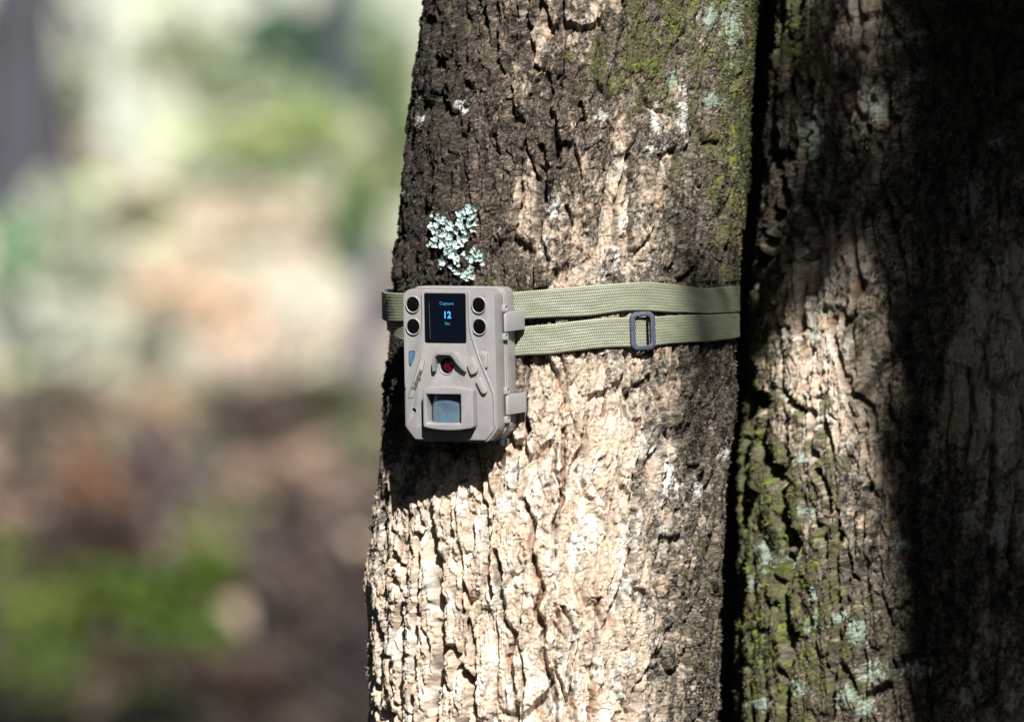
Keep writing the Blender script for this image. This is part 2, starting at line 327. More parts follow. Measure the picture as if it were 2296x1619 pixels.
for i, (x, y, rx, ry, D, pal, n, ls, nm, lab, cat) in enumerate(bushes):
    Dt = np.linspace(22, 100, 1500); yt = 809.5 - (terrain_z(Dt) - CAM_Z) / (PX * Dt / CAM_D)
    D = float(Dt[np.argmin(np.abs(yt - (y + ry * 0.75)))])       # stands where its foot meets the ground
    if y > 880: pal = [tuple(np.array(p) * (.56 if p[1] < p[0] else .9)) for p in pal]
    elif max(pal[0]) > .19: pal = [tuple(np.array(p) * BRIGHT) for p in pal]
    Y = D - CAM_D; k = PX * D / CAM_D
    c = at(x, y, Y); gz = ground_at(c.x, Y)
    root = empty(nm, (c.x, Y, gz)); tag(root, lab, cat, 'bushes far behind the trunks')
    loc = (0, 0, c.z - gz)
    rad = (rx * k * 1.25, max(rx, ry) * k * 0.9, ry * k * 1.25)
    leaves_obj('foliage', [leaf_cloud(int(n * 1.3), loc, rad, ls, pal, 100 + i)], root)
    # woody stems from the ground into the crown
    bm = bmesh.new(); r = random.Random(i)
    for s in range(5):
        a = r.uniform(0, 6.28); top = Vector(loc) + Vector((math.cos(a) * rad[0] * .5, math.sin(a) * rad[1] * .5, r.uniform(-.3, .4) * rad[2]))
        b0 = Vector((math.cos(a) * .03, math.sin(a) * .03, -0.05)); dv = top - b0
        if dv.length < .05: continue
        mtx = Matrix.Translation(b0 + dv / 2) @ dv.to_track_quat('Z', 'Y').to_matrix().to_4x4()
        bmesh.ops.create_cone(bm, cap_ends=True, segments=5, radius1=.012 + ls * .15, radius2=.004, depth=dv.length, matrix=mtx)
    me = bpy.data.meshes.new('stem'); bm.to_mesh(me); bm.free()
    link('stem', me, simple('twig_wood_%d' % i, (0.12, 0.09, 0.07), 0.9), root)

# loose litter on the brown floor, whose shade is painted in, and on the bright slope
def litter(name, n, D0, D1, size, pal, seed, label):
    r = np.random.default_rng(seed)
    D = r.uniform(D0, D1, n); X = r.uniform(-1, 1, n) * (0.075 * D + 0.5)
    side = r.random(n) < .38; X = np.where(side, np.sign(X) * (0.07 * D + r.random(n) * .33 * D), X)
    Z = terrain_z(D) + 0.05 * fbm(X / 3, D / 3, 3, 91) * np.clip(abs(D - 6) / 8, 0, 1) + r.uniform(0.005, 0.05, n)
    P = np.stack([X, D - CAM_D, Z], -1)
    a = r.normal(size=(n, 3)); a /= np.linalg.norm(a, axis=1)[:, None]
    b = np.cross(a, r.normal(size=(n, 3))); b /= np.linalg.norm(b, axis=1)[:, None]
    s = size * r.uniform(0.5, 1.5, (n, 1))
    co, f = quads(P, a * s, b * s * 0.6)
    patch = fbm(X / 0.5, D / 3.0, 2, seed)
    idx = np.clip(((patch * 1.4 + 0.5) * len(pal) + r.normal(size=n) * 0.8).astype(int), 0, len(pal) - 1)
    cols = np.repeat(np.array(pal)[idx] * r.uniform(.7, 1.4, (n, 1)) * (0.30 + .70 * sstep(25, 52, D))[:, None], 4, 0)  # near litter painted darker to match the floor's painted shade
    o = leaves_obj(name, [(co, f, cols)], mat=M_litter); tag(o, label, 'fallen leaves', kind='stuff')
litter('leaf_litter', 38000, 20, 72, 0.035, [(0.022, 0.014, 0.009), (0.035, 0.022, 0.015), (0.06, 0.04, 0.028), (0.09, 0.06, 0.05), (0.14, 0.085, 0.055), (0.34, 0.24, 0.17)], 71, 'brown and tan fallen leaves on the forest floor behind the trunks')
litter('glint_leaves', 560, 27, 70, 0.07, [(0.30, 0.17, 0.10), (0.34, 0.32, 0.18), (0.55, 0.42, 0.30)], 77, 'large fallen leaves coloured pale to stand for sun glints on the brown forest floor')  # pale leaf colour imitates sun glints, blurred to discs
litter('highlight_leaves', 520, 71, 104, 0.13, [(0.45, 0.52, 0.22), (0.62, 0.62, 0.50), (0.70, 0.64, 0.50), (0.30, 0.40, 0.16)], 79, 'broad leaves coloured pale to stand for highlights on the sunlit slope')  # pale colour imitates highlights on the slope
litter('dry_grass', 12500, 70, 112, 0.07, [(0.22, 0.25, 0.17), (0.32, 0.33, 0.24), (0.40, 0.34, 0.27), (0.44, 0.38, 0.29), (0.48, 0.46, 0.38)], 73, 'pale dry grass and leaves on the sunlit slope in the background')

# undergrowth that carries on to either side of the view
def undergrowth():
    r = np.random.default_rng(88); data = []
    pals_low = [G_viv, B_dark, B_rust, G_oliv, B_mauv, [(0.10, 0.13, 0.02), (0.06, 0.08, 0.015)]]
    pals_up = [G_sage, G_yel, B_crem, B_whit, G_mint, [(0.16, 0.20, 0.12)], [(0.07, 0.11, 0.05)]]
    for i in range(110):
        D = r.uniform(28, 104); sgn = 1 if i % 2 else -1
        X = sgn * (0.085 * D + 1.0 + r.random() * .30 * D); z = ground_at(X, D - CAM_D)
        w = r.uniform(.35, .6) * (1 + D / 70); hgt = w * r.uniform(.6, 1.2)
        up = D > 70; pal = (pals_up if up else pals_low)[r.integers(0, 7 if up else 6)]
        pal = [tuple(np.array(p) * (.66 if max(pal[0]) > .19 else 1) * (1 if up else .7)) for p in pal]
        data.append(leaf_cloud(260, (X, D - CAM_D, z + hgt * .45), (w * 1.5, w * 1.5, hgt * 1.3), .02 + D * .0007, pal, 3000 + i))
    o = leaves_obj('undergrowth', data); tag(o, 'mixed green and dry undergrowth spreading to both sides of the clearing', 'undergrowth', kind='stuff')
undergrowth()

# background trees
def far_tree(x, w, ybase, D, col, label, top=17, seed=0, lean=0.0, name='tree', crown=True):
    Dt = np.linspace(22, 100, 1500); yt = 809.5 - (terrain_z(Dt) - CAM_Z) / (PX * Dt / CAM_D)
    D = float(Dt[np.argmin(np.abs(yt - ybase))])
    Y = D - CAM_D; k = PX * D / CAM_D
    c = at(x, ybase, Y); gz = ground_at(c.x, Y)
    root = empty(name, (c.x, Y, gz)); tag(root, label, 'tree', 'trees in the background')
    nr, nc = 40, 20; rad = w * k / 2
    zz = np.linspace(-0.2, top, nr); aa = np.linspace(0, 2 * np.pi, nc, endpoint=False)
    Zg, A = np.meshgrid(zz, aa, indexing='ij')
    rr = rad * (1 - 0.35 * Zg / top + 0.5 * np.exp(-np.maximum(Zg, 0) / 0.25)) * (1 + 0.12 * gn(A * 3, Zg * 2, seed + 3))
    co = np.stack([np.cos(A) * rr + lean * Zg, np.sin(A) * rr, Zg], -1).reshape(-1, 3)
    pc = np.array(col) * (1 + 0.5 * fbm(A.ravel() * 2, Zg.ravel() * 1.5, 3, seed + 9))[:, None]
    me = np_mesh('trunk', co, grid_faces(nr, nc, True), cols={'paint': np.clip(pc, .01, .9)}); shade_all(me)
    link('trunk', me, M_bark, root)
    if crown: leaves_obj('crown', [leaf_cloud(900, (lean * top, 0, top + .5), (3.2, 3.0, 2.6), 0.16, G_dark + G_teal, seed + 50)], root)
far_tree(45, 165, 470, 50, (0.04, 0.04, 0.048), 'dark slate trunk at the upper left edge behind the bushes', seed=1, lean=0.006)
far_tree(765, 80, 250, 88, (0.04, 0.055, 0.055), 'slim dark trunk at the top left of the big trunk', seed=2)
far_tree(822, 66, 850, 66, (0.09, 0.08, 0.095), 'slate grey broken stump standing just left of the strap', top=1.05, seed=3, lean=0.0, name='tree_stump', crown=False)
far_tree(250, 50, 300, 86, (0.34, 0.35, 0.30), 'pale lichened trunk in the upper left background', top=18, seed=4, lean=0.02)

# ------------------------------------------------------------------ the two big trunks
def cross_r(a, n):
    return 1.0 / (np.abs(np.sin(a)) ** n + np.abs(np.cos(a)) ** n) ** (1.0 / n)

class Trunk:
    def __init__(s, Y0, table, nexp, depth_ratio=1.0):
        s.Y0 = Y0; s.t = np.array(table, float); s.n = nexp; s.k = PX * (CAM_D + Y0) / CAM_D; s.dr = depth_ratio
    def z_to_y(s, z): return 809.5 - (z - CAM_Z) / s.k
    def centre(s, z):
        y = s.z_to_y(z); return (np.interp(y, s.t[:, 0], s.t[:, 1]) - 1148) * s.k
    def half(s, z):
        y = s.z_to_y(z); return np.interp(y, s.t[:, 0], s.t[:, 2]) * s.k
    def nominal(s, a, z):
        c = s.centre(z); h = s.half(z); r = cross_r(a, s.n) * h
        return c + r * np.sin(a), s.Y0 - r * np.cos(a) * s.dr
    def surf_Y(s, X, z):
        """Y of the front surface at world x"""
        aa = np.linspace(-1.6, 1.6, 600); x, y = s.nominal(aa, np.full_like(aa, z))
        return float(np.interp(X, x, y))

# y(photo), centre x, half width
T1 = Trunk(0.0, [(-3200, 1480, 330), (-800, 1385, 352), (0, 1321, 364), (200, 1304, 372), (420, 1287, 380), (600, 1271, 380), (800, 1259, 383), (1000, 1246, 383),
                 (1150, 1232, 387), (1300, 1219, 391), (1400, 1220, 383), (1619, 1219, 376), (2400, 1190, 395), (3600, 1150, 460), (4100, 1140, 600), (4300, 1140, 680)], 2.12, 1.0)
T2 = Trunk(0.165, [(-3200, 2420, 400), (-800, 2280, 450), (0, 2226, 470), (600, 2182, 478), (1000, 2158, 482), (1300, 2148, 484), (1619, 2146, 484), (2600, 2110, 500), (3500, 2100, 560), (4100, 2100, 700), (4300, 2100, 760)], 2.15, 1.0)

# furrows traced where they run on the bark: points, depth in mm, half width in mm
F1L = [
 ([(1182,0),(1175,38),(1182,75),(1193,116),(1190,158),(1205,172)], 9, 2.6), ([(1114,0),(1111,49),(1114,113),(1111,150)], 8, 3.2),
 ([(1227,184),(1227,255),(1242,300),(1246,368)], 9, 3.4), ([(1054,203),(1050,293),(1024,360),(1009,405),(1013,450)], 9, 3.6),
 ([(1111,319),(1114,353),(1103,394),(1092,443)], 8, 2.8), ([(1212,338),(1220,405),(1216,443),(1205,488),(1201,526),(1223,586)], 10, 2.8),
 ([(1404,357),(1392,405),(1377,458),(1374,488),(1374,556)], 8, 1.6), ([(1268,473),(1276,511),(1265,600),(1262,636)], 7, 2.0),
 ([(1141,240),(1144,285)], 8, 2.4), ([(1000,0),(985,120),(990,240),(975,400)], 8, 4.0), ([(1298,245),(1304,290)], 6, 1.8),
 ([(1340,60),(1352,100),(1338,140)], 5, 2.0), ([(1390,20),(1400,70),(1380,120)], 4, 1.6),
 ([(930,180),(925,330),(915,480),(905,620)], 7, 4.5), ([(1040,0),(1036,120)], 6, 3),
 ([(1072,1000),(1078,1093),(1092,1132),(1090,1196),(1092,1260),(1098,1330)], 10, 2.2), ([(1158,997),(1154,1081)], 8, 1.8), ([(1180,800),(1172,880),(1180,960)], 8, 3.0),
 ([(1262,960),(1260,1037),(1262,1081),(1254,1132),(1240,1164),(1240,1252)], 9, 2.0),
 ([(1174,1116),(1196,1172),(1188,1228),(1204,1276),(1214,1312),(1200,1356),(1218,1396),(1214,1463),(1230,1495),(1244,1560),(1240,1619)], 11, 2.4),
 ([(966,1140),(970,1228),(986,1316),(986,1384),(990,1451),(978,1531),(970,1640)], 17, 4.8), ([(935,1196),(939,1304),(943,1412),(931,1531),(935,1640)], 13, 3.0),
 ([(1010,1443),(1034,1487),(1058,1515),(1062,1571),(1066,1640)], 14, 3.2), ([(1050,1376),(1062,1451),(1066,1511)], 7, 1.6),
 ([(1110,1230),(1120,1280),(1126,1376),(1154,1412),(1142,1467),(1154,1571),(1150,1640)], 10, 2.6), ([(1028,1097),(1026,1196),(1034,1292),(1034,1364)], 6, 1.5),
 ([(887,1228),(907,1292),(891,1412),(880,1500)], 13, 3.4), ([(1337,1332),(1325,1475),(1317,1640)], 7, 1.6), ([(855,1372),(863,1619)], 8, 4),
 ([(905,1440),(900,1619)], 9, 3.2), ([(1420,820),(1410,900),(1424,980)], 4, 1.6), ([(1565,885),(1578,925)], 6, 2.0), ([(1350,800),(1360,860),(1345,930)], 5, 1.6),
 ([(1505,1140),(1500,1240),(1512,1340)], 4, 1.6), ([(1260,1350),(1285,1410),(1270,1500),(1290,1619)], 6, 1.6),
]
F2L = [
 ([(1628,560),(1626,800),(1618,1000),(1612,1200),(1606,1400),(1604,1640)], 26, 11), ([(1668,0),(1672,200),(1660,400),(1650,560)], 24, 9),
 ([(1700,600),(1689,730),(1689,873),(1717,917),(1706,983),(1722,1037),(1755,1087),(1750,1158),(1772,1224),(1744,1307),(1761,1416),(1750,1640)], 25, 8.0),
 ([(1761,740),(1752,873),(1794,922)], 10, 2.8), ([(1848,730),(1870,796),(1881,851),(1898,884),(1936,911),(1942,970)], 10, 2.6),
 ([(1805,922),(1816,1037),(1832,1070),(1848,1125),(1827,1197)], 10, 2.8), ([(1931,1081),(1920,1147),(1920,1202)], 9, 2.0),
 ([(1870,1169),(1865,1268),(1870,1389),(1854,1499),(1848,1640)], 10, 2.4), ([(1695,1114),(1678,1224),(1651,1334),(1662,1499),(1670,1640)], 18, 5),
 ([(1640,700),(1655,785),(1665,895),(1655,993),(1660,1080)], 16, 7.0), ([(2145,829),(2161,939)], 9, 2.0), ([(2260,911),(2277,960)], 9, 2.0),
 ([(1912,-40),(1912,100),(1927,165)], 10, 2.8), ([(1972,200),(1967,300),(1947,391),(1977,501),(2002,601),(2007,726)], 12, 4.2), ([(1887,190),(1902,250),(1932,301)], 9, 3.2),
 ([(1811,200),(1801,351),(1791,451),(1822,561),(1797,591),(1791,651),(1781,741)], 13, 5.0), ([(1751,150),(1740,350),(1765,451),(1740,540),(1710,620)], 20, 7),
 ([(1726,526),(1741,601),(1731,666),(1740,760)], 13, 4.5), ([(1892,490),(1902,601),(1902,711)], 10, 2.6), ([(1852,716),(1872,811)], 8, 2.0),
 ([(1715,-40),(1722,120),(1712,300)], 15, 7), ([(1800,0),(1790,140)], 8, 3), ([(2080,300),(2070,500),(2090,700),(2080,900)], 8, 3), ([(2010,740),(2030,900),(2020,1100),(2035,1300)], 9, 3.2),
 ([(2200,1000),(2190,1200),(2210,1400)], 8, 3), ([(2100,1100),(2110,1300),(2090,1500)], 8, 3),
]
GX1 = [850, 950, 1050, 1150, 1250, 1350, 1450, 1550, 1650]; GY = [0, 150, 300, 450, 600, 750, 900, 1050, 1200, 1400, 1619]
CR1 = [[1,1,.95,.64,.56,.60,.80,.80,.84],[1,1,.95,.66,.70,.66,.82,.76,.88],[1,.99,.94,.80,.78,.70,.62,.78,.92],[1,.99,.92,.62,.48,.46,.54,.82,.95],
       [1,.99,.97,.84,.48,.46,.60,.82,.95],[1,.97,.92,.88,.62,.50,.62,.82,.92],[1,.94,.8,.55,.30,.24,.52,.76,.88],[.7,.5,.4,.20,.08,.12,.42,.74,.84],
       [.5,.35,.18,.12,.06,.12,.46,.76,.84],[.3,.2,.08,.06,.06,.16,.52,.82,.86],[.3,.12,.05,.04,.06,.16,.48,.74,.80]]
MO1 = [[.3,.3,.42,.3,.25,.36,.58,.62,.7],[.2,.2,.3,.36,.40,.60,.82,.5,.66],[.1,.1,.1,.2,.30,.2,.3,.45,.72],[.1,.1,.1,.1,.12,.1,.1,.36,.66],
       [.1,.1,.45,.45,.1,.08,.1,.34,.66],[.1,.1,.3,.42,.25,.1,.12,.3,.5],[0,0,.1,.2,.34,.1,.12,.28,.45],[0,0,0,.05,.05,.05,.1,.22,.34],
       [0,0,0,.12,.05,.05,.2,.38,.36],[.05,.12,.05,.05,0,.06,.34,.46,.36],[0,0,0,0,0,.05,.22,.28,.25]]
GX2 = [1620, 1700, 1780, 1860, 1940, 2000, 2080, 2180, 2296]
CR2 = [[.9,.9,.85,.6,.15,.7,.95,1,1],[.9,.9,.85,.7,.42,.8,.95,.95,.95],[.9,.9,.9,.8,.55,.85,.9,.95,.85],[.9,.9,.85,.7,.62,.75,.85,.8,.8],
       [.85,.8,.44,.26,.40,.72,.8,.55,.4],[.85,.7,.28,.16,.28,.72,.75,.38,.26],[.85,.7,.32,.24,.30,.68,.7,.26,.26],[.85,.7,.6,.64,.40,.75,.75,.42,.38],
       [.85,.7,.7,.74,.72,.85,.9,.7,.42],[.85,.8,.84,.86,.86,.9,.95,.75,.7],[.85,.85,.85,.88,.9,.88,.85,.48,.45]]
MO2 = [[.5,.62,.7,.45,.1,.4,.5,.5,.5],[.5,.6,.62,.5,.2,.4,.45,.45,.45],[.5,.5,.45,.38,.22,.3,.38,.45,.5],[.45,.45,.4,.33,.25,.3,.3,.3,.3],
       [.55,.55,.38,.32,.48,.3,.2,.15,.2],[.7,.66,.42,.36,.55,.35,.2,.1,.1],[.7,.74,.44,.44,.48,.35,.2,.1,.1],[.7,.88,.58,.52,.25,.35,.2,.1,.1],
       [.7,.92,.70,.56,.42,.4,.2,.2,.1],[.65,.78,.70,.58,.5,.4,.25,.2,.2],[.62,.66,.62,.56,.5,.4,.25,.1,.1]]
# crustose lichen patches: x, y, rx, ry, kind (0 white, 1 blue green)
LI1 = [(1352,258,16,14,0),(1470,275,9,34,0),(1532,255,12,44,0),(1505,178,16,26,1),(1600,225,18,16,1),(1252,295,8,12,0),(1455,335,14,16,0),(1430,485,10,12,0),(1393,500,10,24,0),
       (1382,575,8,16,0),(1240,470,22,26,0),(1220,545,14,26,0),(1335,645,12,10,0),(1470,1010,12,14,0),(1500,1070,20,40,0),(1440,990,10,30,0),(1560,830,8,14,1),(1620,1015,7,22,0),
       (1150,1060,20,26,0),(1130,1130,26,20,0),(1300,1060,22,30,0),(1290,1225,20,22,0),(1040,1260,14,30,0),(1130,1330,8,30,0),(1240,1440,12,18,0),(1290,1530,20,26,0),(1400,1310,14,30,0),
       (1480,1190,12,20,0),(1410,1480,12,22,0),(1570,1100,10,24,0),(887,1060,7,30,0),(945,270,7,14,0),(1035,240,10,14,0),(1640,60,18,60,1),(1590,40,20,30,1),(1400,1560,16,18,1),(1250,1590,20,20,0)]
LI2 = [(1858,600,22,36,1),(1850,690,20,18,1),(1812,1150,14,22,1),(1770,1255,28,18,1),(1720,1240,16,34,1),(1700,1310,14,16,1),(1825,1400,20,30,1),(1830,1335,14,14,1),(1885,1380,16,16,1),
       (1920,1415,24,26,1),(1880,1480,12,10,1),(1955,1510,32,26,1),(2050,1500,30,18,0),(2180,1510,16,16,0),(2240,1185,22,36,0),(2170,1160,18,20,0),(2075,1080,18,18,0),(2190,665,16,36,0),(2296,680,10,50,0),
       (1900,1560,30,24,1),(1800,1545,18,18,1),(1710,1580,24,16,1),(1942,1590,20,24,1),(1700,480,18,26,1),(1820,300,22,60,1),(1850,420,16,40,1),(1960,240,20,40,1),(2060,170,20,16,1),(2050,80,20,14,1),
       (2180,450,20,50,1),(2240,320,20,16,1),(2020,1220,20,16,1),(1770,880,16,14,1),(1800,1030,18,14,1),(2170,1560,18,20,0),(2130,800,16,24,0),(1820,750,16,14,1)]

def poly_dist(u, v, pts):
    """distance in mm from (u,v) to a polyline, and the fraction near its ends"""
    d = np.full(u.shape, 1e9)
    for (x0, y0), (x1, y1) in zip(pts[:-1], pts[1:]):
        dx, dy = x1 - x0, y1 - y0; L = dx * dx + dy * dy + 1e-9
        t = np.clip(((u - x0) * dx + (v - y0) * dy) / L, 0, 1)
        d = np.minimum(d, np.hypot(u - x0 - t * dx, v - y0 - t * dy))
    return d

def mixc(a, b, t): return a + (np.asarray(b) - a) * t[..., None]

def build_trunk(T, name, label, angs, zs, furrows, CR, MO, GXs, LI, seed, rough_amp, group=None, relief=1.0, moss_n=30000, fur_scale=1.0):
    A, Z = np.meshgrid(angs, zs, indexing='ij'); A = A.T.copy(); Z = Z.T.copy()      # rows: z
    X0, Y0 = T.nominal(A, Z)
    rad = T.half(Z)
    # arc length along the section
    aa = np.linspace(-math.pi, math.pi, 4001); rr = cross_r(aa, T.n)
    px, py = rr * np.sin(aa), -rr * np.cos(aa) * T.dr
    arc = np.concatenate([[0], np.cumsum(np.hypot(np.diff(px), np.diff(py)))]); arc -= np.interp(0, aa, arc)
    u = np.interp(A, aa, arc) * rad * 1000; v = -(Z - CAM_Z) * 1000                     # mm, v downward
    persp = (CAM_D + Y0) / CAM_D
    xv = 1148 + X0 / (PX * persp); yv = 809.5 - (Z - CAM_Z) / (PX * persp)
    s = seed
    w1 = fbm(u / 38, v / 90, 3, s) * 11; w2 = fbm(u / 26, v / 50, 3, s + 5) * 16; w3 = fbm(u / 7, v / 10, 3, s + 8) * 2.2
    U = u + w1 + w3; V = v + w2
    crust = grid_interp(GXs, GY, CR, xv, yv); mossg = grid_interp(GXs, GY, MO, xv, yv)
    # big plates split by long cracks
    F1, F2, ID = worley(U / 19 + 50, V / 78 + 50, s + 11)
    e = (F2 - F1) * 21
    wv = 0.5 + 0.9 * (0.5 + 0.7 * fbm(u / 30, v / 60, 2, s + 15))
    strength = np.clip(0.55 + 0.9 * fbm(u / 50, v / 90, 2, s + 17), 0.05, 1.0) * relief
    smooth_right = 1 - 0.55 * sstep(0.35, 0.7, mossg)
    crack = sstep(3.4, 0.6, e / wv) * strength
    # smaller splits
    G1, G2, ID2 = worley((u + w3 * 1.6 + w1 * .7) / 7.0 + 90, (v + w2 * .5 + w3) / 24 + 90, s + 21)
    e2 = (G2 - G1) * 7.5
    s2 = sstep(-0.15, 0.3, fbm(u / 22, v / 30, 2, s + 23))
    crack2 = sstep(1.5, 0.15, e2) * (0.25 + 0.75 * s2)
    H1, H2, ID3 = worley((u + w3 * .8 + w1 * .5) / 2.9, (v + w3) / 6.0, s + 31)
    peb = (0.6 - H1)
    K1, K2, ID4 = worley((u + w3 * .4) / 1.7, (v - w3 * .3) / 2.6, s + 33)
    streak = fbm(U / 2.0, V / 20, 3, s + 41)
    ridge = fbm(U / 13, V / 55, 3, s + 45)
    lump = fbm(u / 70, v / 120, 2, s + 51)
    grain = fbm(u / 1.7, v / 2.1, 2, s + 61)
    h = lump * 3.0 + np.clip(ridge + .12, -.3, .22) * 9.0 * relief + (ID - 0.5) * 2.2 * relief + (ID2 - 0.5) * 1.0 + streak * 1.5 + fbm(u / 1.1 + w3, v / 11, 2, s + 43) * 1.3
    h += np.clip(peb, -.25, 1) * .9 * (0.55 + 0.45 * s2) + (0.5 - K1) * .55 + grain * 0.75 + (ID3 - .5) * 1.0
    hair = sstep(.075, .01, np.abs(gn(U / 4.2, V / 46, s + 28))) * sstep(-.3, .2, fbm(u / 18, v / 30, 2, s + 29)); h -= hair * 1.9
    hcr = sstep(.05, .01, np.abs(gn(u / 16, (v + w3 * 2.5) / 11, s + 30))) * sstep(.0, .3, fbm(u / 9, v / 16, 2, s + 34)); h -= hcr * 1.2
    h -= crack * 9.5 * smooth_right + crack2 * 2.1 * smooth_right
    # overlapping flakes: each swells towards its lower edge, then breaks off
    fl = np.mod((v + w2 * .6 + w3 * 1.5) / 19 + ID * 5 + 0.35 * gn(u / 11, v / 40, s + 25), 1)
    h += (fl ** 1.6) * 1.2 * sstep(-.25, .25, fbm(u / 25, v / 30, 2, s + 26))
    fl2 = np.mod((v + w3 * 2) / 9 + ID2 * 7, 1); h += (fl2 ** 1.5) * .4 * s2
    deep = np.clip(crack * 0.9, 0, 1)
    # traced furrows
    wob = w3 * 0.55 + fbm(u / 3.0, v / 5.0, 2, s + 71) * 0.9
    c0 = T.centre(CAM_Z)
    for pts, dep, hw in furrows:
        q = []
        for (x, y) in pts:
            for _ in range(1):
                z = CAM_Z - (y - 809.5) * T.k
                sx = np.clip((((x - 1148) * T.k) - T.centre(z)) / T.half(z), -0.985, 0.985)
                # invert section
                i = np.interp(sx, px[1000:3001][np.argsort(px[1000:3001])], aa[1000:3001][np.argsort(px[1000:3001])])
                q.append((np.interp(i, aa, arc) * T.half(z) * 1000, -(z - CAM_Z) * 1000))
        us = [a for a, b in q]; vs_ = [b for a, b in q]
        m = (u > min(us) - 22) & (u < max(us) + 22) & (v > min(vs_) - 22) & (v < max(vs_) + 22)
        if not m.any(): continue
        hw = hw * fur_scale
        d = poly_dist(u[m] + wob[m], v[m], q) + gn(u[m] / 6 + 3, v[m] / 9, s + 77) * hw * 0.45
        g = sstep(hw * 1.2, hw * (0.4 if hw < 6 else 0.0), d)
        h[m] -= g * dep * (0.8 + 0.5 * gn(u[m] / 9, v[m] / 14, s + 79))
        h[m] += sstep(hw * 4, hw * 1.3, d) * (1 - g) * 0.9
        deep[m] = np.maximum(deep[m], g)
    fuzz = np.clip(sstep(0.3, 0.8, mossg) + crust * .5, 0, 1)
    h += ((rng.random(h.shape) - 0.5) * 0.7 * fuzz + (rng.random(h.shape) - 0.5) * 0.25) * (1 - .85 * deep)
    h *= rough_amp
    # ---- paint
    n_a = fbm(u / 24, v / 34, 4, s + 101, 0.6); n_b = fbm(u / 8, v / 26, 4, s + 105, 0.65); n_c = fbm(u / 3.2, v / 4.2, 3, s + 109, 0.7)
    tan = np.array([0.55, 0.44, 0.34]); pale = np.array([0.78, 0.725, 0.635]); grey = np.array([0.36, 0.315, 0.275]); rust = np.array([0.50, 0.20, 0.085])
    col = np.broadcast_to(tan, h.shape + (3,)).copy()
    col = mixc(col, pale, sstep(-0.15, 0.35, n_a * .5 + n_b * .6 + (ID2 - .5) * .3))
    col = mixc(col, grey, sstep(0.1, 0.5, fbm(u / 14, v / 40, 3, s + 111) + n_c * .2) * 0.6)
    col = mixc(col, [0.70, 0.44, 0.28], sstep(0.22, 0.5, fbm(u / 10, v / 24, 3, s + 115) + n_c * .15) * 0.5)
    inner = sstep(0.25, 0.8, deep) * sstep(-0.1, 0.35, fbm(u / 12, v / 30, 2, s + 117))
    col = mixc(col, rust * 0.8, inner * 0.75 * (1 - crust))
    col = mixc(col, [0.10, 0.07, 0.055], np.clip(sstep(0.5, 1.0, deep) * 0.45 + sstep(.3, .9, crack2) * 0.55 + hair * .45 + hcr * .3, 0, .8))          # shade of the fissures put into the colour
    col *= (1 + 0.22 * n_c + 0.18 * (ID3 - .5) + 0.42 * (rng.random(h.shape) - .5))[..., None]
    # dark crust of algae and old cork
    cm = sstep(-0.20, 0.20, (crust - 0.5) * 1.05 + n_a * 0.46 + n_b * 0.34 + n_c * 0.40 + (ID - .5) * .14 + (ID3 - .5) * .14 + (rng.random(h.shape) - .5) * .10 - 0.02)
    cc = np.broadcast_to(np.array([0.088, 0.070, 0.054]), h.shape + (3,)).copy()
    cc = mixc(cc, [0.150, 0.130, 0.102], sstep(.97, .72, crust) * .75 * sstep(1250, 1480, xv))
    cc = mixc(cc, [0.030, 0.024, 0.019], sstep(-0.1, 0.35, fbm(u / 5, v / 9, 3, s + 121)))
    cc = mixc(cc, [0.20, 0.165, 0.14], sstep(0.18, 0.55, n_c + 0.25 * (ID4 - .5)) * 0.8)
    cc = mixc(cc, [0.020, 0.017, 0.014], sstep(.90, .99, crust) * .75)  # densest crust near-black: dark moss plus shade put into the colour
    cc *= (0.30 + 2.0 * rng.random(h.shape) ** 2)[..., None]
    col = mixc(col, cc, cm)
    # moss
    mm = sstep(-0.10, 0.16, (mossg - 0.5) * 0.95 + fbm(u / 13, v / 20, 4, s + 131, .6) * 0.55 + n_c * 0.16 - 0.03)
    mc = np.broadcast_to(np.array([0.085, 0.088, 0.035]), h.shape + (3,)).copy()
    mc = mixc(mc, [0.15, 0.21, 0.025], sstep(0.05, 0.4, fbm(u / 8, v / 8, 3, s + 135)) * sstep(.35, .8, mossg))
    mc = mixc(mc, [0.10, 0.085, 0.055], sstep(0.0, 0.3, fbm(u / 6, v / 12, 3, s + 137)))
    flank = sstep(0.9, 1.4, np.abs(A))
    mc *= (0.5 + .35 * flank + (1.0 - .7 * flank) * rng.random(h.shape))[..., None]
    col = mixc(col, mc, mm * 0.88)
    h += mm * 0.9 * (0.4 + 0.6 * rng.random(h.shape)) * rough_amp * (1 - .8 * deep) * (1 - .7 * flank)
    # crust lichens
    lic = np.zeros(h.shape)
    for (x, y, rx, ry, kd) in LI:
        m = (abs(xv - x) < rx * 2.2) & (abs(yv - y) < ry * 2.2) & (np.abs(A) < 1.5)
        if not m.any(): continue
        dd = np.hypot((xv[m] - x) / rx, (yv[m] - y) / ry) + n_c[m] * 1.5 + n_b[m] * 0.9 + (rng.random(m.sum()) - .5) * .7 + .15
        t = sstep(1.15, 0.6, dd) * (0.72 if kd == 0 else 0.66)
        lc = np.array([0.66, 0.67, 0.64]) if kd == 0 else np.array([0.34, 0.44, 0.37])
        sub = col[m]; sub = sub + (lc * (0.75 + 0.4 * rng.random(m.sum()))[:, None] - sub) * t[:, None]; col[m] = sub
        h[m] += t * 0.5 * rng.random(m.sum())
    # scattered tiny specks
    sp = (ID4 > 0.95) & (K1 < 0.36); col[sp] = col[sp] * 0.7 + np.array([0.3, 0.27, 0.24]) * 0.3
    col = np.clip(col, 0.008, 0.82)
    # displaced along the section's outward direction, fissure floors never cross the core
    nx, ny = np.sin(A), -np.cos(A)
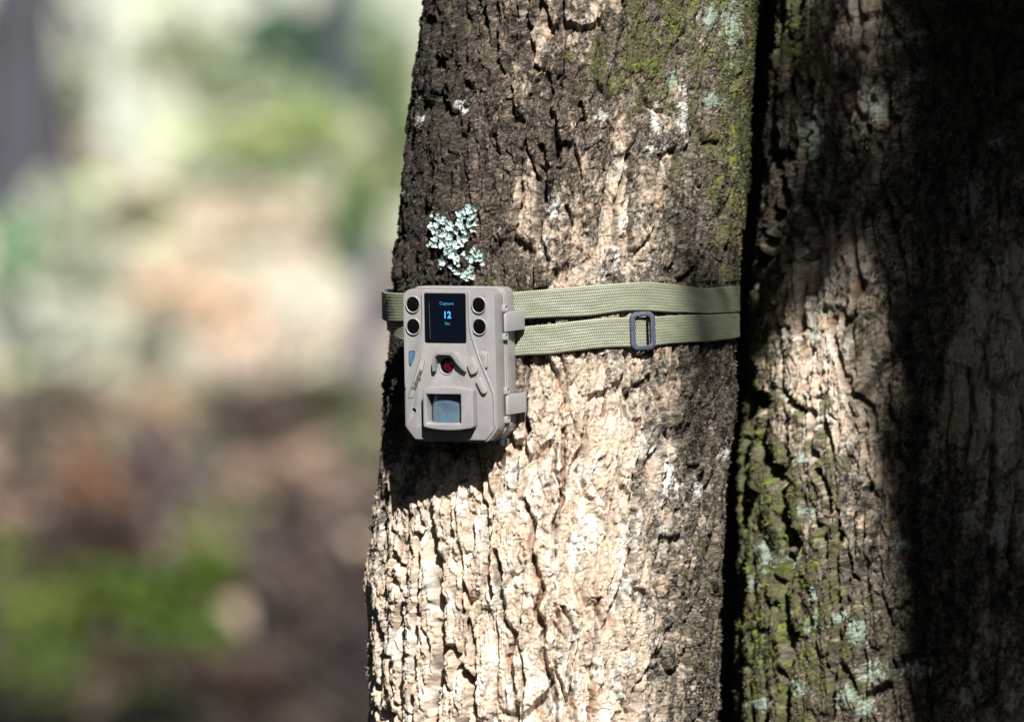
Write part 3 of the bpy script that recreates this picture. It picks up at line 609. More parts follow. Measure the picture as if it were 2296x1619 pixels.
    if T is T1:
        band = sstep(625, 634, yv) * sstep(815, 806, yv)
        h = np.where(band > 0, np.minimum(h, 9 + (1.6 - 9) * band), h)
    h = np.clip(h, -26, 9) / 1000.0
    Xf = X0 + nx * h; Yf = Y0 + ny * h
    dz = (rng.random(h.shape) - .5) * 0.00015
    co = np.stack([Xf, Yf, Z + dz], -1).reshape(-1, 3)
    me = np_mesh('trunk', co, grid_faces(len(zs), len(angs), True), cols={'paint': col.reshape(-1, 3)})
    base = Vector((float(T.centre(0.0)), T.Y0, 0)); me.transform(Matrix.Translation(-base))
    root = empty(name, base); tag(root, label, 'tree', group)
    link('trunk', me, M_bark, root)
    # tufts of moss standing off the bark
    p = (mm * (0.35 + mossg) + cm * 0.25 * (1 - mm)).ravel(); p = p * (np.abs(A.ravel()) < 2.0) * ((Z.ravel() > 1.03) & (Z.ravel() < 1.58))
    idx = rng.choice(len(p), size=moss_n, replace=False, p=p / p.sum())
    P = co[idx] - np.array(base); nrm = np.stack([nx.ravel()[idx], ny.ravel()[idx], np.zeros(moss_n)], -1)
    dr = nrm + rng.normal(size=(moss_n, 3)) * 0.55 + np.array([0, 0, 0.15]); dr /= np.linalg.norm(dr, axis=1)[:, None]
    L = rng.uniform(0.0009, 0.0026, (moss_n, 1)); side = np.cross(dr, rng.normal(size=(moss_n, 3))); side /= np.linalg.norm(side, axis=1)[:, None]
    tri = np.stack([P - side * 0.0003, P + side * 0.0003, P + dr * L], 1).reshape(-1, 3)
    mcol = np.repeat(np.clip(col.reshape(-1, 3)[idx] * (0.4 + 2.6 * rng.random((moss_n, 1)) ** 2.5), .01, .5), 3, 0)
    mm_ = np_mesh('moss', tri, np.arange(moss_n * 3).reshape(-1, 3), cols={'paint': mcol})
    o = link('moss', mm_, M_moss, root); o['kind'] = 'stuff'
    return root

def dense_axis(segments):
    out = []
    for a, b, st in segments:
        n = max(1, int(round(abs(b - a) / st))); out.append(np.linspace(a, b, n, endpoint=False))
    return np.concatenate(out)
z1 = np.concatenate([dense_axis([(-0.12, 0.9, 0.03), (0.9, 1.03, 0.004), (1.03, 1.575, 0.00062), (1.575, 1.7, 0.004), (1.7, 4.6, 0.04)]), [4.6]])
a1 = dense_axis([(-math.pi, -2.0, 0.05), (-2.0, -1.62, 0.012), (-1.62, -0.75, 0.0036), (-0.75, 0.6, 0.0053), (0.6, 1.62, 0.0058), (1.62, 2.0, 0.012), (2.0, math.pi, 0.05)])
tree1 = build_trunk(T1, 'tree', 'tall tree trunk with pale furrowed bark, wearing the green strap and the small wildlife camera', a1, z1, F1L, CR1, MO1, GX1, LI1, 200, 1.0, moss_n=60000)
z2 = np.concatenate([dense_axis([(-0.12, 0.9, 0.03), (0.9, 1.02, 0.005), (1.02, 1.585, 0.0008), (1.585, 1.7, 0.005), (1.7, 4.6, 0.04)]), [4.6]])
a2 = dense_axis([(-math.pi, -1.9, 0.06), (-1.9, -1.5, 0.008), (-1.5, -0.55, 0.0036), (-0.55, 0.62, 0.0055), (0.62, 1.0, 0.012), (1.0, math.pi, 0.06)])
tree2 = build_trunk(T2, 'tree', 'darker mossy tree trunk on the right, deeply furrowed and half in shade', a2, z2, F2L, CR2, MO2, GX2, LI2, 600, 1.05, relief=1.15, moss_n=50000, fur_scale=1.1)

# crowns of the two trees, high above the picture
def limbs_and_crown(root, T, seed, zt=4.55):
    base = root.location; cx = float(T.centre(zt)) - base.x
    bm = bmesh.new(); r = random.Random(seed); tips = []
    def limb(p, d, L, r0, lvl):
        q = p + d * L
        mtx = Matrix.Translation((p + q) / 2) @ d.to_track_quat('Z', 'Y').to_matrix().to_4x4()
        bmesh.ops.create_cone(bm, cap_ends=True, segments=9, radius1=r0, radius2=r0 * .68, depth=L * 1.04, matrix=mtx)
        if lvl == 0: tips.append(q); return
        for k in range(3 if lvl > 1 else 2):
            nd = (d + Vector((r.uniform(-.7, .7), r.uniform(-.7, .7), r.uniform(0, .45)))).normalized()
            limb(q - d * 0.02, nd, L * r.uniform(.65, .85), r0 * .62, lvl - 1)
    limb(Vector((cx, 0, zt - .1)), Vector((0.05, 0.1, 1)).normalized(), 1.6, .095, 3)
    me = bpy.data.meshes.new('limbs'); bm.to_mesh(me); bm.free()
    link('limb', me, simple('limb_bark_%d' % seed, (0.16, 0.13, 0.10), 0.9, bump=1, bscale=60), root, 30)
    data = [leaf_cloud(150, t, (1.0, 1.0, .7), 0.07, G_dark + [(0.07, 0.11, 0.03)], seed * 31 + i) for i, t in enumerate(tips)]
    leaves_obj('crown', data, root)
T3 = Trunk(0.46, [(-3200, 1700, 190), (0, 1690, 205), (1619, 1640, 215), (4100, 1620, 260), (4300, 1620, 300)], 2.0, 1.0)  # invented near-black stem, keeps the gap between the trunks dark
a3 = np.linspace(-math.pi, math.pi, 260, endpoint=False); z3 = np.concatenate([dense_axis([(-0.12, 1.0, 0.05), (1.0, 1.6, 0.008), (1.6, 4.6, 0.06)]), [4.6]])
gap_stem = build_trunk(T3, 'tree', 'narrow dark stem added to keep the gap between the pale trunk and the mossy one black', a3, z3, [], [[1] * 9] * 11, [[.4] * 9] * 11, GX1, [], 900, 1.0, moss_n=4000)
limbs_and_crown(tree1, T1, 3); limbs_and_crown(gap_stem, T3, 6); limbs_and_crown(tree2, T2, 4)

# the neighbour tree beside the photographer that shades the right-hand trunk
def shade_tree():
    Ys = -2.3
    sh = math.tan(R(SUN_AZ))
    x_edge = at(2012, 800, 0.03).x + (0.03 - Ys) * sh            # left edge of the trunk
    rad = 0.21; cx = x_edge + rad
    root = empty('tree', (cx, Ys, 0)); tag(root, 'neighbouring tree outside the picture on the right whose shade falls on the mossy trunk', 'tree')
    nr, nc = 260, 48; zz = np.linspace(-0.1, 6, nr); aa = np.linspace(0, 2 * np.pi, nc, endpoint=False)
    Zg, A = np.meshgrid(zz, aa, indexing='ij')
    rr = rad * (1 + 0.35 * np.exp(-np.maximum(Zg, 0) / .2)) + 0.012 * fbm(A * 3, Zg * 6, 3, 5) + 0.006 * gn(A * 8, Zg * 20, 6)
    co = np.stack([np.cos(A) * rr, np.sin(A) * rr, Zg], -1).reshape(-1, 3)
    pc = np.array((0.22, 0.18, 0.15)) * (1 + .5 * fbm(A.ravel() * 4, Zg.ravel() * 8, 3, 9))[:, None]
    me = np_mesh('trunk', co, grid_faces(nr, nc, True), cols={'paint': np.clip(pc, .01, .6)}); shade_all(me); link('trunk', me, M_bark, root)
    # leafy side branch: its shade covers the top of the mossy trunk
    def src(x, y, Yt=0.03):
        p = at(x, y, Yt); t = (Yt - Ys) / (math.cos(R(SUN_EL)) * math.cos(R(SUN_AZ)))
        return p + sd * t
    data = []; j = 0
    for (x, y, rx, ry, n) in [(1880, 60, .060, .07, 110), (1800, 60, .050, .07, 60), (1950, 220, .06, .08, 190), (1840, 250, .06, .08, 150), (1900, 390, .05, .05, 90), (1800, 400, .045, .06, 90), (1760, 200, .03, .1, 60), (1960, 420, .03, .06, 90), (1860,-100,.1,.1,130)]:
        p = src(x, y) - Vector((cx, Ys, 0))
        data.append(leaf_cloud(int(n * .32), p, (rx * 1.3, .08, ry * 1.3), 0.014, G_dark, 900 + j, clumps=5)); j += 1
    for (x, y, rx, ry, n) in [(1585, 700, .034, .060, 26), (1560, 640, .030, .04, 8), (1600, 800, .030, .05, 8)]:  # loose leaves added to dim the right part of the strap
        data.append(leaf_cloud(n, src(x, y, -.07) - Vector((cx, Ys, 0)), (rx * 1.3, .05, ry * 1.3), 0.012, G_dark, 950 + j, clumps=6)); j += 1
    leaves_obj('foliage', data, root)
    bm = bmesh.new()
    p0 = Vector((-rad * .6, 0, 2.62)); 
    for (x, y) in [(1880, 60), (1820, 250), (1930, 300)]:
        q = src(x, y) - Vector((cx, Ys, 0)); d = q - p0
        bmesh.ops.create_cone(bm, cap_ends=True, segments=7, radius1=.02, radius2=.004, depth=d.length, matrix=Matrix.Translation((p0 + q) / 2) @ d.to_track_quat('Z', 'Y').to_matrix().to_4x4())
    me = bpy.data.meshes.new('branch'); bm.to_mesh(me); bm.free(); link('branch', me, simple('shade_branch', (.15, .12, .1), .9), root, 40)
    leaves_obj('crown', [leaf_cloud(1600, (0.6, -.3, 6.3), (1.5, 1.5, 1.2), 0.09, G_dark, 77)], root)
shade_tree()

# leaf quads added out of view to block sky light and deepen shadows
def sky_block_leaves():
    r = np.random.default_rng(404); n = 23500
    a = r.uniform(0, 2 * np.pi, n); rad = r.uniform(6.0, 12, n); z = 13 * r.random(n) ** 1.2
    dome = r.random(n) < 0.42
    rad = np.where(dome, np.sqrt(r.random(n)) * 6.5, rad); z = np.where(dome, r.uniform(6.5, 10, n), z)
    P = np.stack([rad * np.sin(a), rad * np.cos(a) - 2, z], -1)
    D = P[:, 1] + CAM_D
    see = (np.abs(P[:, 0]) < 0.10 * np.maximum(D, 0) + 1.0) & (D > -0.5) & (P[:, 2] < 1.3 + .08 * np.maximum(D, 0) + 1.0)
    q = P - np.array([0.1, 0, 1.3]); s_ = np.array(sd); t = q @ s_; dist = np.linalg.norm(q - t[:, None] * s_, axis=1)
    lit = (dist < 1.5) & (t > 0)
    near = (np.hypot(P[:, 0], P[:, 1]) < 2.2) & (P[:, 2] < 6)
    over = (np.abs(P[:, 0]) < 4.5) & (P[:, 1] > 5.5)
    P = P[~(see | lit | near | over)]; n = len(P)
    v = r.normal(size=(n, 3)); v /= np.linalg.norm(v, axis=1)[:, None]; w = np.cross(v, r.normal(size=(n, 3))); w /= np.linalg.norm(w, axis=1)[:, None]
    s2 = r.uniform(.16, .42, (n, 1)); co, f = quads(P, v * s2, w * s2 * .7)
    cols = np.repeat(np.array(G_dark)[r.integers(0, 2, n)] * r.uniform(.7, 1.3, (n, 1)), 4, 0)
    o = leaves_obj('sky_block_leaves', [(co, f, cols)]); tag(o, 'loose dark leaves added unseen round the scene to block sky light', 'sky_block_leaves', kind='stuff')
sky_block_leaves()

# ------------------------------------------------------------------ the wildlife camera
M_shell = simple('taupe_plastic', (0.238, 0.228, 0.234), 0.27, bump=0.35, bscale=2600, spec=0.5, var=0.05)
M_shell2 = simple('taupe_plastic_side', (0.268, 0.257, 0.263), 0.27, bump=0.3, bscale=2600, spec=0.5, var=0.04)
M_black = simple('black_lens', (0.003, 0.003, 0.0035), 0.15, spec=0.2)
M_dark = simple('dark_recess', (0.03, 0.028, 0.028), 0.7)
M_screen = simple('screen_glass', (0.003, 0.004, 0.006), 0.08, spec=0.12)
M_disp = simple('display', (0.002, 0.003, 0.005), 0.10, spec=0.1, emit=(0.0003, 0.001, 0.003), estr=1.0)
M_text = simple('display_text', (0.02, 0.1, 0.2), 0.4, emit=(0.045, 0.27, 0.62), estr=0.9)
M_text2 = simple('display_text_dim', (0.02, 0.08, 0.16), 0.4, emit=(0.03, 0.14, 0.27), estr=0.8)
M_red = simple('red_lens', (0.085, 0.001, 0.005), 0.12, emit=None, spec=0.6, coat=0.5)
M_button = simple('rubber_button', (0.265, 0.245, 0.232), 0.55, bump=0.4, bscale=2200)
M_icon = simple('icon_print', (0.14, 0.125, 0.115), 0.6)
M_plate = simple('nameplate', (0.27, 0.27, 0.245), 0.38, spec=0.6)
M_letter = simple('nameplate_letters', (0.015, 0.013, 0.012), 0.6)
M_pir = simple('sensor_film', (0.075, 0.12, 0.16), 0.14, spec=0.9, var=0.3, coat=0.5)
M_metal = simple('screw_steel', (0.45, 0.5, 0.55), 0.25, metal=1.0)
M_blue = simple('light_sensor', (0.03, 0.07, 0.13), 0.10, spec=0.6, var=0.9)
M_buckle = simple('buckle_plastic', (0.036, 0.046, 0.075), 0.36, bump=0.8, bscale=1800, spec=0.6, var=0.1)

YAW, PITCH, ROLL = -21.0, 4.3, 0.7
front_c = at(1007.6, 819.7, -0.146)
dev = empty('trail_camera', front_c, (R(PITCH), R(ROLL), R(YAW)))
tag(dev, 'small taupe wildlife camera strapped to the trunk, with a lit screen reading 12', 'trail camera')
SX, SZ = 0.0860e-3, 0.0812e-3
def lx(zx, prot=0.0): return (zx - 577 + prot * 4.4) * SX            # prot in mm towards the viewer
def lz(zy): return (812 - zy) * SZ
def LP(pts, prot=0.0): return [(lx(a, prot), lz(b)) for a, b in pts]
def rrect(x0, z0, x1, z1, r, seg=6):
    pts = []
    for cx, cz, a0 in ((x1 - r, z1 - r, 0), (x0 + r, z1 - r, 90), (x0 + r, z0 + r, 180), (x1 - r, z0 + r, 270)):
        for k in range(seg + 1):
            a = R(a0 + 90 * k / seg); pts.append((cx + r * math.cos(a), cz + r * math.sin(a)))
    return pts
def round_poly(pts, r, seg=4):
    out = []; n = len(pts)
    for i in range(n):
        p = Vector(pts[i]); a = Vector(pts[i - 1]); b = Vector(pts[(i + 1) % n])
        rr = r[i] if isinstance(r, (list, tuple)) else r
        da = (a - p); db = (b - p); t = min(rr, da.length * .48, db.length * .48)
        p0 = p + da.normalized() * t; p1 = p + db.normalized() * t
        for k in range(seg + 1):
            s = k / seg; out.append(tuple(p0 * (1 - s) ** 2 + p * 2 * s * (1 - s) + p1 * s * s))
    return out
def prism(pts, y0, y1, top_inset=0.0, bevel=0.0, name='part'):
    """solid between depth y0 (back, larger) and y1 (front, smaller); outline in x,z"""
    bm = bmesh.new(); n = len(pts)
    cx = sum(p[0] for p in pts) / n; cz = sum(p[1] for p in pts) / n
    def ring(y, ins):
        vs = []
        for i in range(n):
            p = Vector(pts[i]); a = Vector(pts[i - 1]); b = Vector(pts[(i + 1) % n])
            if ins:
                e1 = (p - a).normalized(); e2 = (b - p).normalized(); area = 1
                n1 = Vector((-e1.y, e1.x)); n2 = Vector((-e2.y, e2.x)); nn = (n1 + n2)
                nn = nn.normalized() / max(.5, nn.normalized().dot(n1)) if nn.length > 1e-6 else n1
                p = p + nn * ins * sgn
            vs.append(bm.verts.new((p.x, y, p.y)))
        return vs
    A2 = sum(pts[i - 1][0] * pts[i][1] - pts[i][0] * pts[i - 1][1] for i in range(n)); sgn = 1 if A2 > 0 else -1
    r0 = ring(y0, 0); r1 = ring(y1, top_inset)
    bm.faces.new(r0); bm.faces.new(r1)
    for i in range(n): bm.faces.new((r0[i - 1], r0[i], r1[i], r1[i - 1]))
    bmesh.ops.recalc_face_normals(bm, faces=bm.faces)
    me = bpy.data.meshes.new(name); bm.to_mesh(me); bm.free(); return me
def cyl(x, z, r, y0, y1, rz=None, seg=40, r2=None):
    pts = [(x + r * math.cos(2 * math.pi * k / seg), z + (rz or r) * math.sin(2 * math.pi * k / seg)) for k in range(seg)]
    me = prism(pts, y0, y1); return me
def finish(name, me, mat, parent, cutters=(), bevel=0.0003, seg=2, smooth=32, blim=28):
    o = bpy.data.objects.new(name, me); C.objects.link(o)
    tmp = []
    for c in cutters:
        co = bpy.data.objects.new('cutter', c); C.objects.link(co); tmp.append(co)
        m = o.modifiers.new('b', 'BOOLEAN'); m.operation = 'DIFFERENCE'; m.object = co; m.solver = 'EXACT'
    if bevel:
        m = o.modifiers.new('v', 'BEVEL'); m.width = bevel; m.segments = seg; m.limit_method = 'ANGLE'; m.angle_limit = R(blim); m.harden_normals = False
        m.use_clamp_overlap = True
    bpy.context.view_layer.update()
    dg = bpy.context.evaluated_depsgraph_get()
    nm = bpy.data.meshes.new_from_object(o.evaluated_get(dg))
    bpy.data.objects.remove(o)
    for t in tmp: bpy.data.objects.remove(t)
    nm.name = name
    return link(name, nm, mat, parent, smooth)
def lathe_y(x, z, prof, name='part', seg=40, ez=1.0):
    """profile of (radius, y) turned about the depth axis"""
    nr = len(prof); a = np.linspace(0, 2 * np.pi, seg, endpoint=False)
    co = np.array([[(x + r * math.cos(t), y, z + r * ez * math.sin(t)) for t in a] for r, y in prof]).reshape(-1, 3)
    me = np_mesh(name, co, grid_faces(nr, seg, True)); return me
mm = 0.001
# outlines (zoomed photograph coordinates of the front face)
OUT = round_poly([(185, 176), (960, 176), (966, 1345), (880, 1448), (272, 1448), (190, 1345)][::-1], [.003, .003, .003, .003, .0085, .0085][::-1] if False else 0, 1) if False else None
def outline(grow=0.0):
    P = [(188, 176), (960, 176), (968, 1345), (882, 1450), (268, 1450), (190, 1345)]
    q = LP(P); rr = [.0075, .0075, .003, .003, .003, .003]
    c = Vector((sum(a for a, b in q) / 6, sum(b for a, b in q) / 6))
    q = [tuple(Vector(p) + (Vector(p) - c).normalized() * grow) for p in q]
    return round_poly(q, rr, 6)
shell_o = outline()
led = [(272, 305), (272, 490), (830, 305), (832, 485)]
cut = [cyl(lx(a), lz(b), 4.35 * mm, -1 * mm, 4.6 * mm, 4.9 * mm) for a, b in led]
cut.append(prism(round_poly(LP([(224, 700), (281, 690), (276, 765), (246, 836), (222, 816)]), .0012), 3 * mm, 0 * mm))
cut.append(cyl(lx(272), lz(1192), 1.55 * mm, -1 * mm, 5 * mm))
# front shell: chamfered rim, face 1.4 mm behind the raised centre panel
me = prism(shell_o, 17.5 * mm, 3.4 * mm, 0)
front = finish('front_shell', prism(shell_o, 17.5 * mm, 1.4 * mm, 0), M_shell, dev, cut, bevel=0.0017, seg=3, blim=50)
lip = finish('shell_lip', prism(outline(0.0009), 20.2 * mm, 17.9 * mm, 0), M_shell2, dev, bevel=0.0006, seg=2)
back = finish('back_shell', prism(outline(0.0009), 20.4 * mm, 41 * mm, 0.0010), M_shell2, dev, bevel=0.0022, seg=4, blim=40)
seam = finish('seal', prism(outline(-0.0006), 18.2 * mm, 17.2 * mm, 0), M_dark, dev, bevel=0)
# raised centre panel with flared lower half
P = [(348, 184), (758, 184), (762, 400), (770, 520), (800, 640), (850, 800), (930, 985), (958, 1085), (958, 1335), (876, 1436), (276, 1436), (200, 1335), (198, 1010), (215, 935), (268, 800), (318, 660), (345, 540), (352, 420)]
panel_o = round_poly(LP(P), [.0006, .0006, .003, .003, .003, .004, .004, .002, .0014, .0014, .0014, .0014, .002, .004, .004, .004, .004, .003], 3)
scr = rrect(lx(370), lz(627), lx(724), lz(208), .0014)
pcut = [prism(scr, 1.2 * mm, -1 * mm), cyl(lx(556), lz(812), 5.0 * mm, -1 * mm, 4 * mm, 5.6 * mm),
        prism(rrect(lx(392, 2), lz(1290), lx(668, 2), lz(1045), .0004), 8 * mm, -2 * mm), cyl(lx(272), lz(1192), 1.6 * mm, -1 * mm, 5 * mm)]
pcut[1] = cyl(lx(556), lz(812), 5.0 * mm, -1 * mm, 2.2 * mm, 5.6 * mm)
panel = finish('front_panel', prism(panel_o, 3.0 * mm, 0.0, 0.0004), M_shell, dev, pcut, bevel=0.0005, seg=2)
# ribs that edge the centre panel
def tube(name, pts, w, mat, parent, ybase, hgt, seg=8):
    """low half-round rib along a polyline in the face plane"""
    P = [Vector((a, 0, b)) for a, b in pts]; n = len(P); rows = []
    for i, p in enumerate(P):
        d = (P[min(i + 1, n - 1)] - P[max(i - 1, 0)]).normalized(); s = Vector((d.z, 0, -d.x))
        e = 1.0 if 0 < i < n - 1 else 0.6
        rows.append([tuple(p + s * (w * e * math.cos(t)) + Vector((0, ybase - hgt * e * math.sin(t), 0))) for t in np.linspace(0, math.pi, seg)])
    co = np.array(rows).reshape(-1, 3); me = np_mesh(name, co, grid_faces(n, seg)); shade_all(me)
    return link(name, me, mat, parent)
def smooth_pts(pts, k=6):
    out = []; n = len(pts)
    for i in range(n - 1):
        p0 = Vector(pts[max(i - 1, 0)]); p1 = Vector(pts[i]); p2 = Vector(pts[i + 1]); p3 = Vector(pts[min(i + 2, n - 1)])
        for j in range(k):
            t = j / k; out.append(tuple(0.5 * ((2 * p1) + (p2 - p0) * t + (2 * p0 - 5 * p1 + 4 * p2 - p3) * t * t + (3 * p1 - p0 - 3 * p2 + p3) * t ** 3)))
    out.append(tuple(pts[-1])); return out
tube('rib', smooth_pts(LP([(752, 190), (754, 400), (764, 530), (800, 660), (850, 800), (925, 985), (950, 1085), (950, 1325)])), .0011, M_shell, dev, .0003, .0010)
tube('rib', smooth_pts(LP([(356, 190), (358, 400), (348, 550), (318, 670), (270, 800), (218, 935), (204, 1010)])), .0008, M_shell, dev, .0003, .0007)
# infrared lamps
for a, b in led:
    ring = lathe_y(lx(a), lz(b), [(5.45 * mm, 1.5 * mm), (5.4 * mm, 0.3 * mm), (5.1 * mm, 0.05 * mm), (4.75 * mm, 0.15 * mm), (4.55 * mm, 0.5 * mm), (4.5 * mm, 1.4 * mm)], 'lamp_rim', 48, 1.1)
    shade_all(ring)
    lo = link('infrared_lamp', ring, M_shell, dev)
    lens_me = lathe_y(lx(a), lz(b), [(4.6 * mm, 1.0 * mm), (3.2 * mm, 0.8 * mm), (1.6 * mm, 0.7 * mm), (0.01 * mm, 0.68 * mm)], 'lamp_glass', 48, 1.1); shade_all(lens_me)
    link('lamp_glass', lens_me, M_black, lo)
# screen and display
finish_scr = finish('screen', prism(rrect(lx(369), lz(628), lx(725), lz(207), .0015), 1.1 * mm, 0.45 * mm), M_screen, dev, bevel=0)
disp = finish('display', prism(rrect(lx(418), lz(592), lx(690), lz(232), .0003), 0.45 * mm, 0.40 * mm), M_disp, finish_scr, bevel=0)
def text_mesh(s, size, cx, cz, y, mat, parent, name, rot=0.0, ext=0.00005, shear=0.0, sx=1.0, offset=0.0, spacing=1.0):
    cu = bpy.data.curves.new(name, 'FONT'); cu.body = s; cu.size = size; cu.align_x = 'CENTER'; cu.align_y = 'CENTER'; cu.extrude = ext; cu.offset = offset
    cu.space_character = spacing; cu.shear = shear
    t = bpy.data.objects.new(name, cu); C.objects.link(t); bpy.context.view_layer.update()
    me = bpy.data.meshes.new_from_object(t.evaluated_get(bpy.context.evaluated_depsgraph_get())); bpy.data.objects.remove(t)
    me.transform(Matrix.Translation((cx, y, cz)) @ Matrix.Rotation(R(rot), 4, 'Y') @ Matrix.Rotation(R(90), 4, 'X') @ Matrix.Diagonal((sx, 1, 1, 1)))
    me.name = name; return link(name, me, mat, parent)
text_mesh('Capture', 3.1 * mm, lx(560), lz(294), 0.33 * mm, M_text2, finish_scr, 'screen_lettering', ext=0.00003)
text_mesh('12', 6.4 * mm, lx(563), lz(392), 0.33 * mm, M_text, finish_scr, 'screen_lettering', ext=0.00003, sx=.86, offset=.00020, spacing=1.1)
text_mesh('Sec', 2.9 * mm, lx(565), lz(461), 0.33 * mm, M_text2, finish_scr, 'screen_lettering', ext=0.00003)
bm = bmesh.new()  # light dashes imitate a faint reflection on the screen
r_ = random.Random(3)
for k in range(34):
    zy = 284 + k * 9
    bmesh.ops.create_cube(bm, size=1, matrix=Matrix.Translation((lx(411 + r_.uniform(-1, 1) + k * .2), 0.36 * mm, lz(zy))) @ Matrix.Diagonal((0.00016, 0.00006, r_.choice([.0003, .0005, .00015]), 1)))
me = bpy.data.meshes.new('reflection_dashes'); bm.to_mesh(me); bm.free()
link('edge_reflection', me, simple('reflection_paint', (0.25, 0.25, 0.26), 0.3), finish_scr)
# lens, hood
lr = lathe_y(lx(556), lz(812), [(5.9 * mm, 0.02 * mm), (5.7 * mm, -0.5 * mm), (5.4 * mm, -0.55 * mm), (5.1 * mm, -0.1 * mm), (4.85 * mm, 1.9 * mm)], 'lens_rim', 48, 1.12); shade_all(lr)
rim = link('lens', lr, M_shell, dev)
l2 = lathe_y(lx(556), lz(812), [(4.95 * mm, .9 * mm), (3.6 * mm, 0.5 * mm), (0.01 * mm, 0.4 * mm)], 'lens_barrel', 48, 1.12); shade_all(l2); link('lens_barrel', l2, M_black, rim)
l3 = lathe_y(lx(572), lz(814), [(3.5 * mm, 0.55 * mm), (2.9 * mm, 0.15 * mm), (1.5 * mm, -0.12 * mm), (0.01 * mm, -.2 * mm)], 'lens_glass', 40, 1.15); shade_all(l3); link('lens_glass', l3, M_red, rim)
hp = 6.2
hood = [(424, 862), (428, 790), (446, 712), (470, 692), (615, 690), (642, 706), (672, 770), (706, 862), (672, 838), (636, 790), (606, 738), (590, 722), (482, 720), (466, 740), (452, 862)]
hood_me = prism(round_poly(LP(hood, hp * .75), [.0004, .002, .0016, .0016, .0022, .0022, .002, .0004, .001, .001, .001, .0008, .0008, .0008, .0004], 4), 1.0 * mm, -hp * mm, 0.0002)
# hood slopes down to the face at its lower ends
for v_ in hood_me.vertices:
    if v_.co.y < -0.001:
        t = min(1, max(0, (lz(735) - v_.co.z) / (lz(735) - lz(862)))); v_.co.y = -hp * mm * (1 - t * 0.45)
finish('lens_hood', hood_me, M_shell, dev, bevel=0.0005, seg=3)
# buttons
def button(pts, zx, zy, icon, prot=2.6, rot=0, base=0.0, size=1.9):
    b = finish('button', prism(round_poly(LP(pts, prot), .0008, 3), 1.6 * mm, -prot * mm + base, 0.0003), M_button, dev, bevel=0.0004, seg=3)
    text_mesh(icon, size * mm, lx(zx, prot), lz(zy), -prot * mm + base - .00004, M_icon, b, 'button_mark', rot=rot)
    return b
button([(722, 800), (748, 736), (774, 738), (813, 828), (812, 866), (766, 886), (752, 880)], 766, 812, 'M', rot=0)
button([(792, 936), (818, 908), (840, 908), (887, 1022), (882, 1042), (856, 1048), (838, 1030)], 832, 972, 'v', rot=20)
pb = finish('button', prism(round_poly(LP([(822, 700), (838, 692), (884, 692), (896, 706), (898, 820), (890, 830), (868, 832)], 1), .0008, 3), 3 * mm, -0.6 * mm, 0.0003), M_button, dev, bevel=0.0004, seg=3)
ic = lathe_y(lx(860, .8), lz(742), [(1.05 * mm, -0.66 * mm), (1.25 * mm, -0.7 * mm), (1.45 * mm, -0.66 * mm)], 'button_mark', 24); link('button_mark', ic, M_icon, pb)
text_mesh('I', 1.9 * mm, lx(860, .8), lz(728), -0.66 * mm, M_icon, pb, 'button_mark')
text_mesh('OK', 2.9 * mm, lx(853), lz(662), 1.32 * mm, M_button, dev, 'button_lettering', ext=0.0001, offset=.00008)
# nameplate
npl = finish('nameplate', prism(round_poly(LP([(218, 1092), (222, 1062), (332, 738), (346, 734), (374, 778), (352, 862), (274, 1070), (262, 1090)], .4), .0007, 3), 1 * mm, -0.35 * mm, 0), M_plate, dev, bevel=0.0002)
npe = LP([(224, 1085), (228, 1062), (336, 745), (345, 741), (368, 780), (348, 860), (269, 1068), (258, 1085)], .4)
tube('plate_border', npe + [npe[0]], .00016, M_letter, npl, -0.36 * mm, .00012, 5)
text_mesh('Solognac', 4.3 * mm, lx(302), lz(935), -0.40 * mm, M_letter, npl, 'plate_lettering', rot=-68.5, ext=0.00004, sx=.98, offset=.00012)
# small mouth for the microphone, light sensor
mic = lathe_y(lx(272), lz(1192), [(2.0 * mm, 0.02 * mm), (1.85 * mm, -0.35 * mm), (1.6 * mm, -0.3 * mm), (1.45 * mm, 1.0 * mm), (1.3 * mm, 3 * mm)], 'microphone_hole', 28, 1.1); shade_all(mic)
mo = link('microphone_hole', mic, M_shell, dev)
link('microphone_mesh', lathe_y(lx(272), lz(1192), [(1.5 * mm, 2.2 * mm), (.01 * mm, 2.1 * mm)], 'microphone_mesh', 20), M_black, mo)
finish('light_sensor', prism(round_poly(LP([(225, 702), (280, 692), (275, 765), (245, 834), (223, 815)]), .0012), 2.6 * mm, 1.1 * mm, 0.0006), M_blue, dev, bevel=0.0002)
# motion sensor housing, crowned above and below
pr = 8.2
def crown_edge(x0, x1, zmid, dz, n=12, rev=False):
    pts = [(x0 + (x1 - x0) * k / n, zmid + dz * (1 - (2 * k / n - 1) ** 2)) for k in range(n + 1)]
    return pts[::-1] if rev else pts
hx0, hx1 = 348, 772
top = crown_edge(hx0 + 12, hx1 - 12, 1000, -22); bot = crown_edge(hx0 + 12, hx1 - 12, 1325, 22, rev=True)
ho = LP(top + [(hx1, 1016), (hx1, 1312)] + bot + [(hx0, 1312), (hx0, 1016)], pr)
ho_ = []
for p in ho:
    if not ho_ or (Vector(p) - Vector(ho_[-1])).length > .0004: ho_.append(p)
ho = [p for p in ho_]
wx0, wx1, wz0, wz1 = 375, 670, 1293, 1043
win = rrect(lx(wx0, pr), lz(wz0), lx(wx1, pr), lz(wz1), .0005, 2)
wcut = prism([(lx(wx0, pr) , lz(wz0)), (lx(wx1, pr), lz(wz0)), (lx(wx1, pr), lz(wz1)), (lx(wx0, pr), lz(wz1))], -pr * mm - 1 * mm, 2 * mm, 0.0010)
house = finish('motion_sensor', prism(ho, 1.5 * mm, -pr * mm), M_shell, dev, [wcut], bevel=0.0011, seg=4, blim=35)
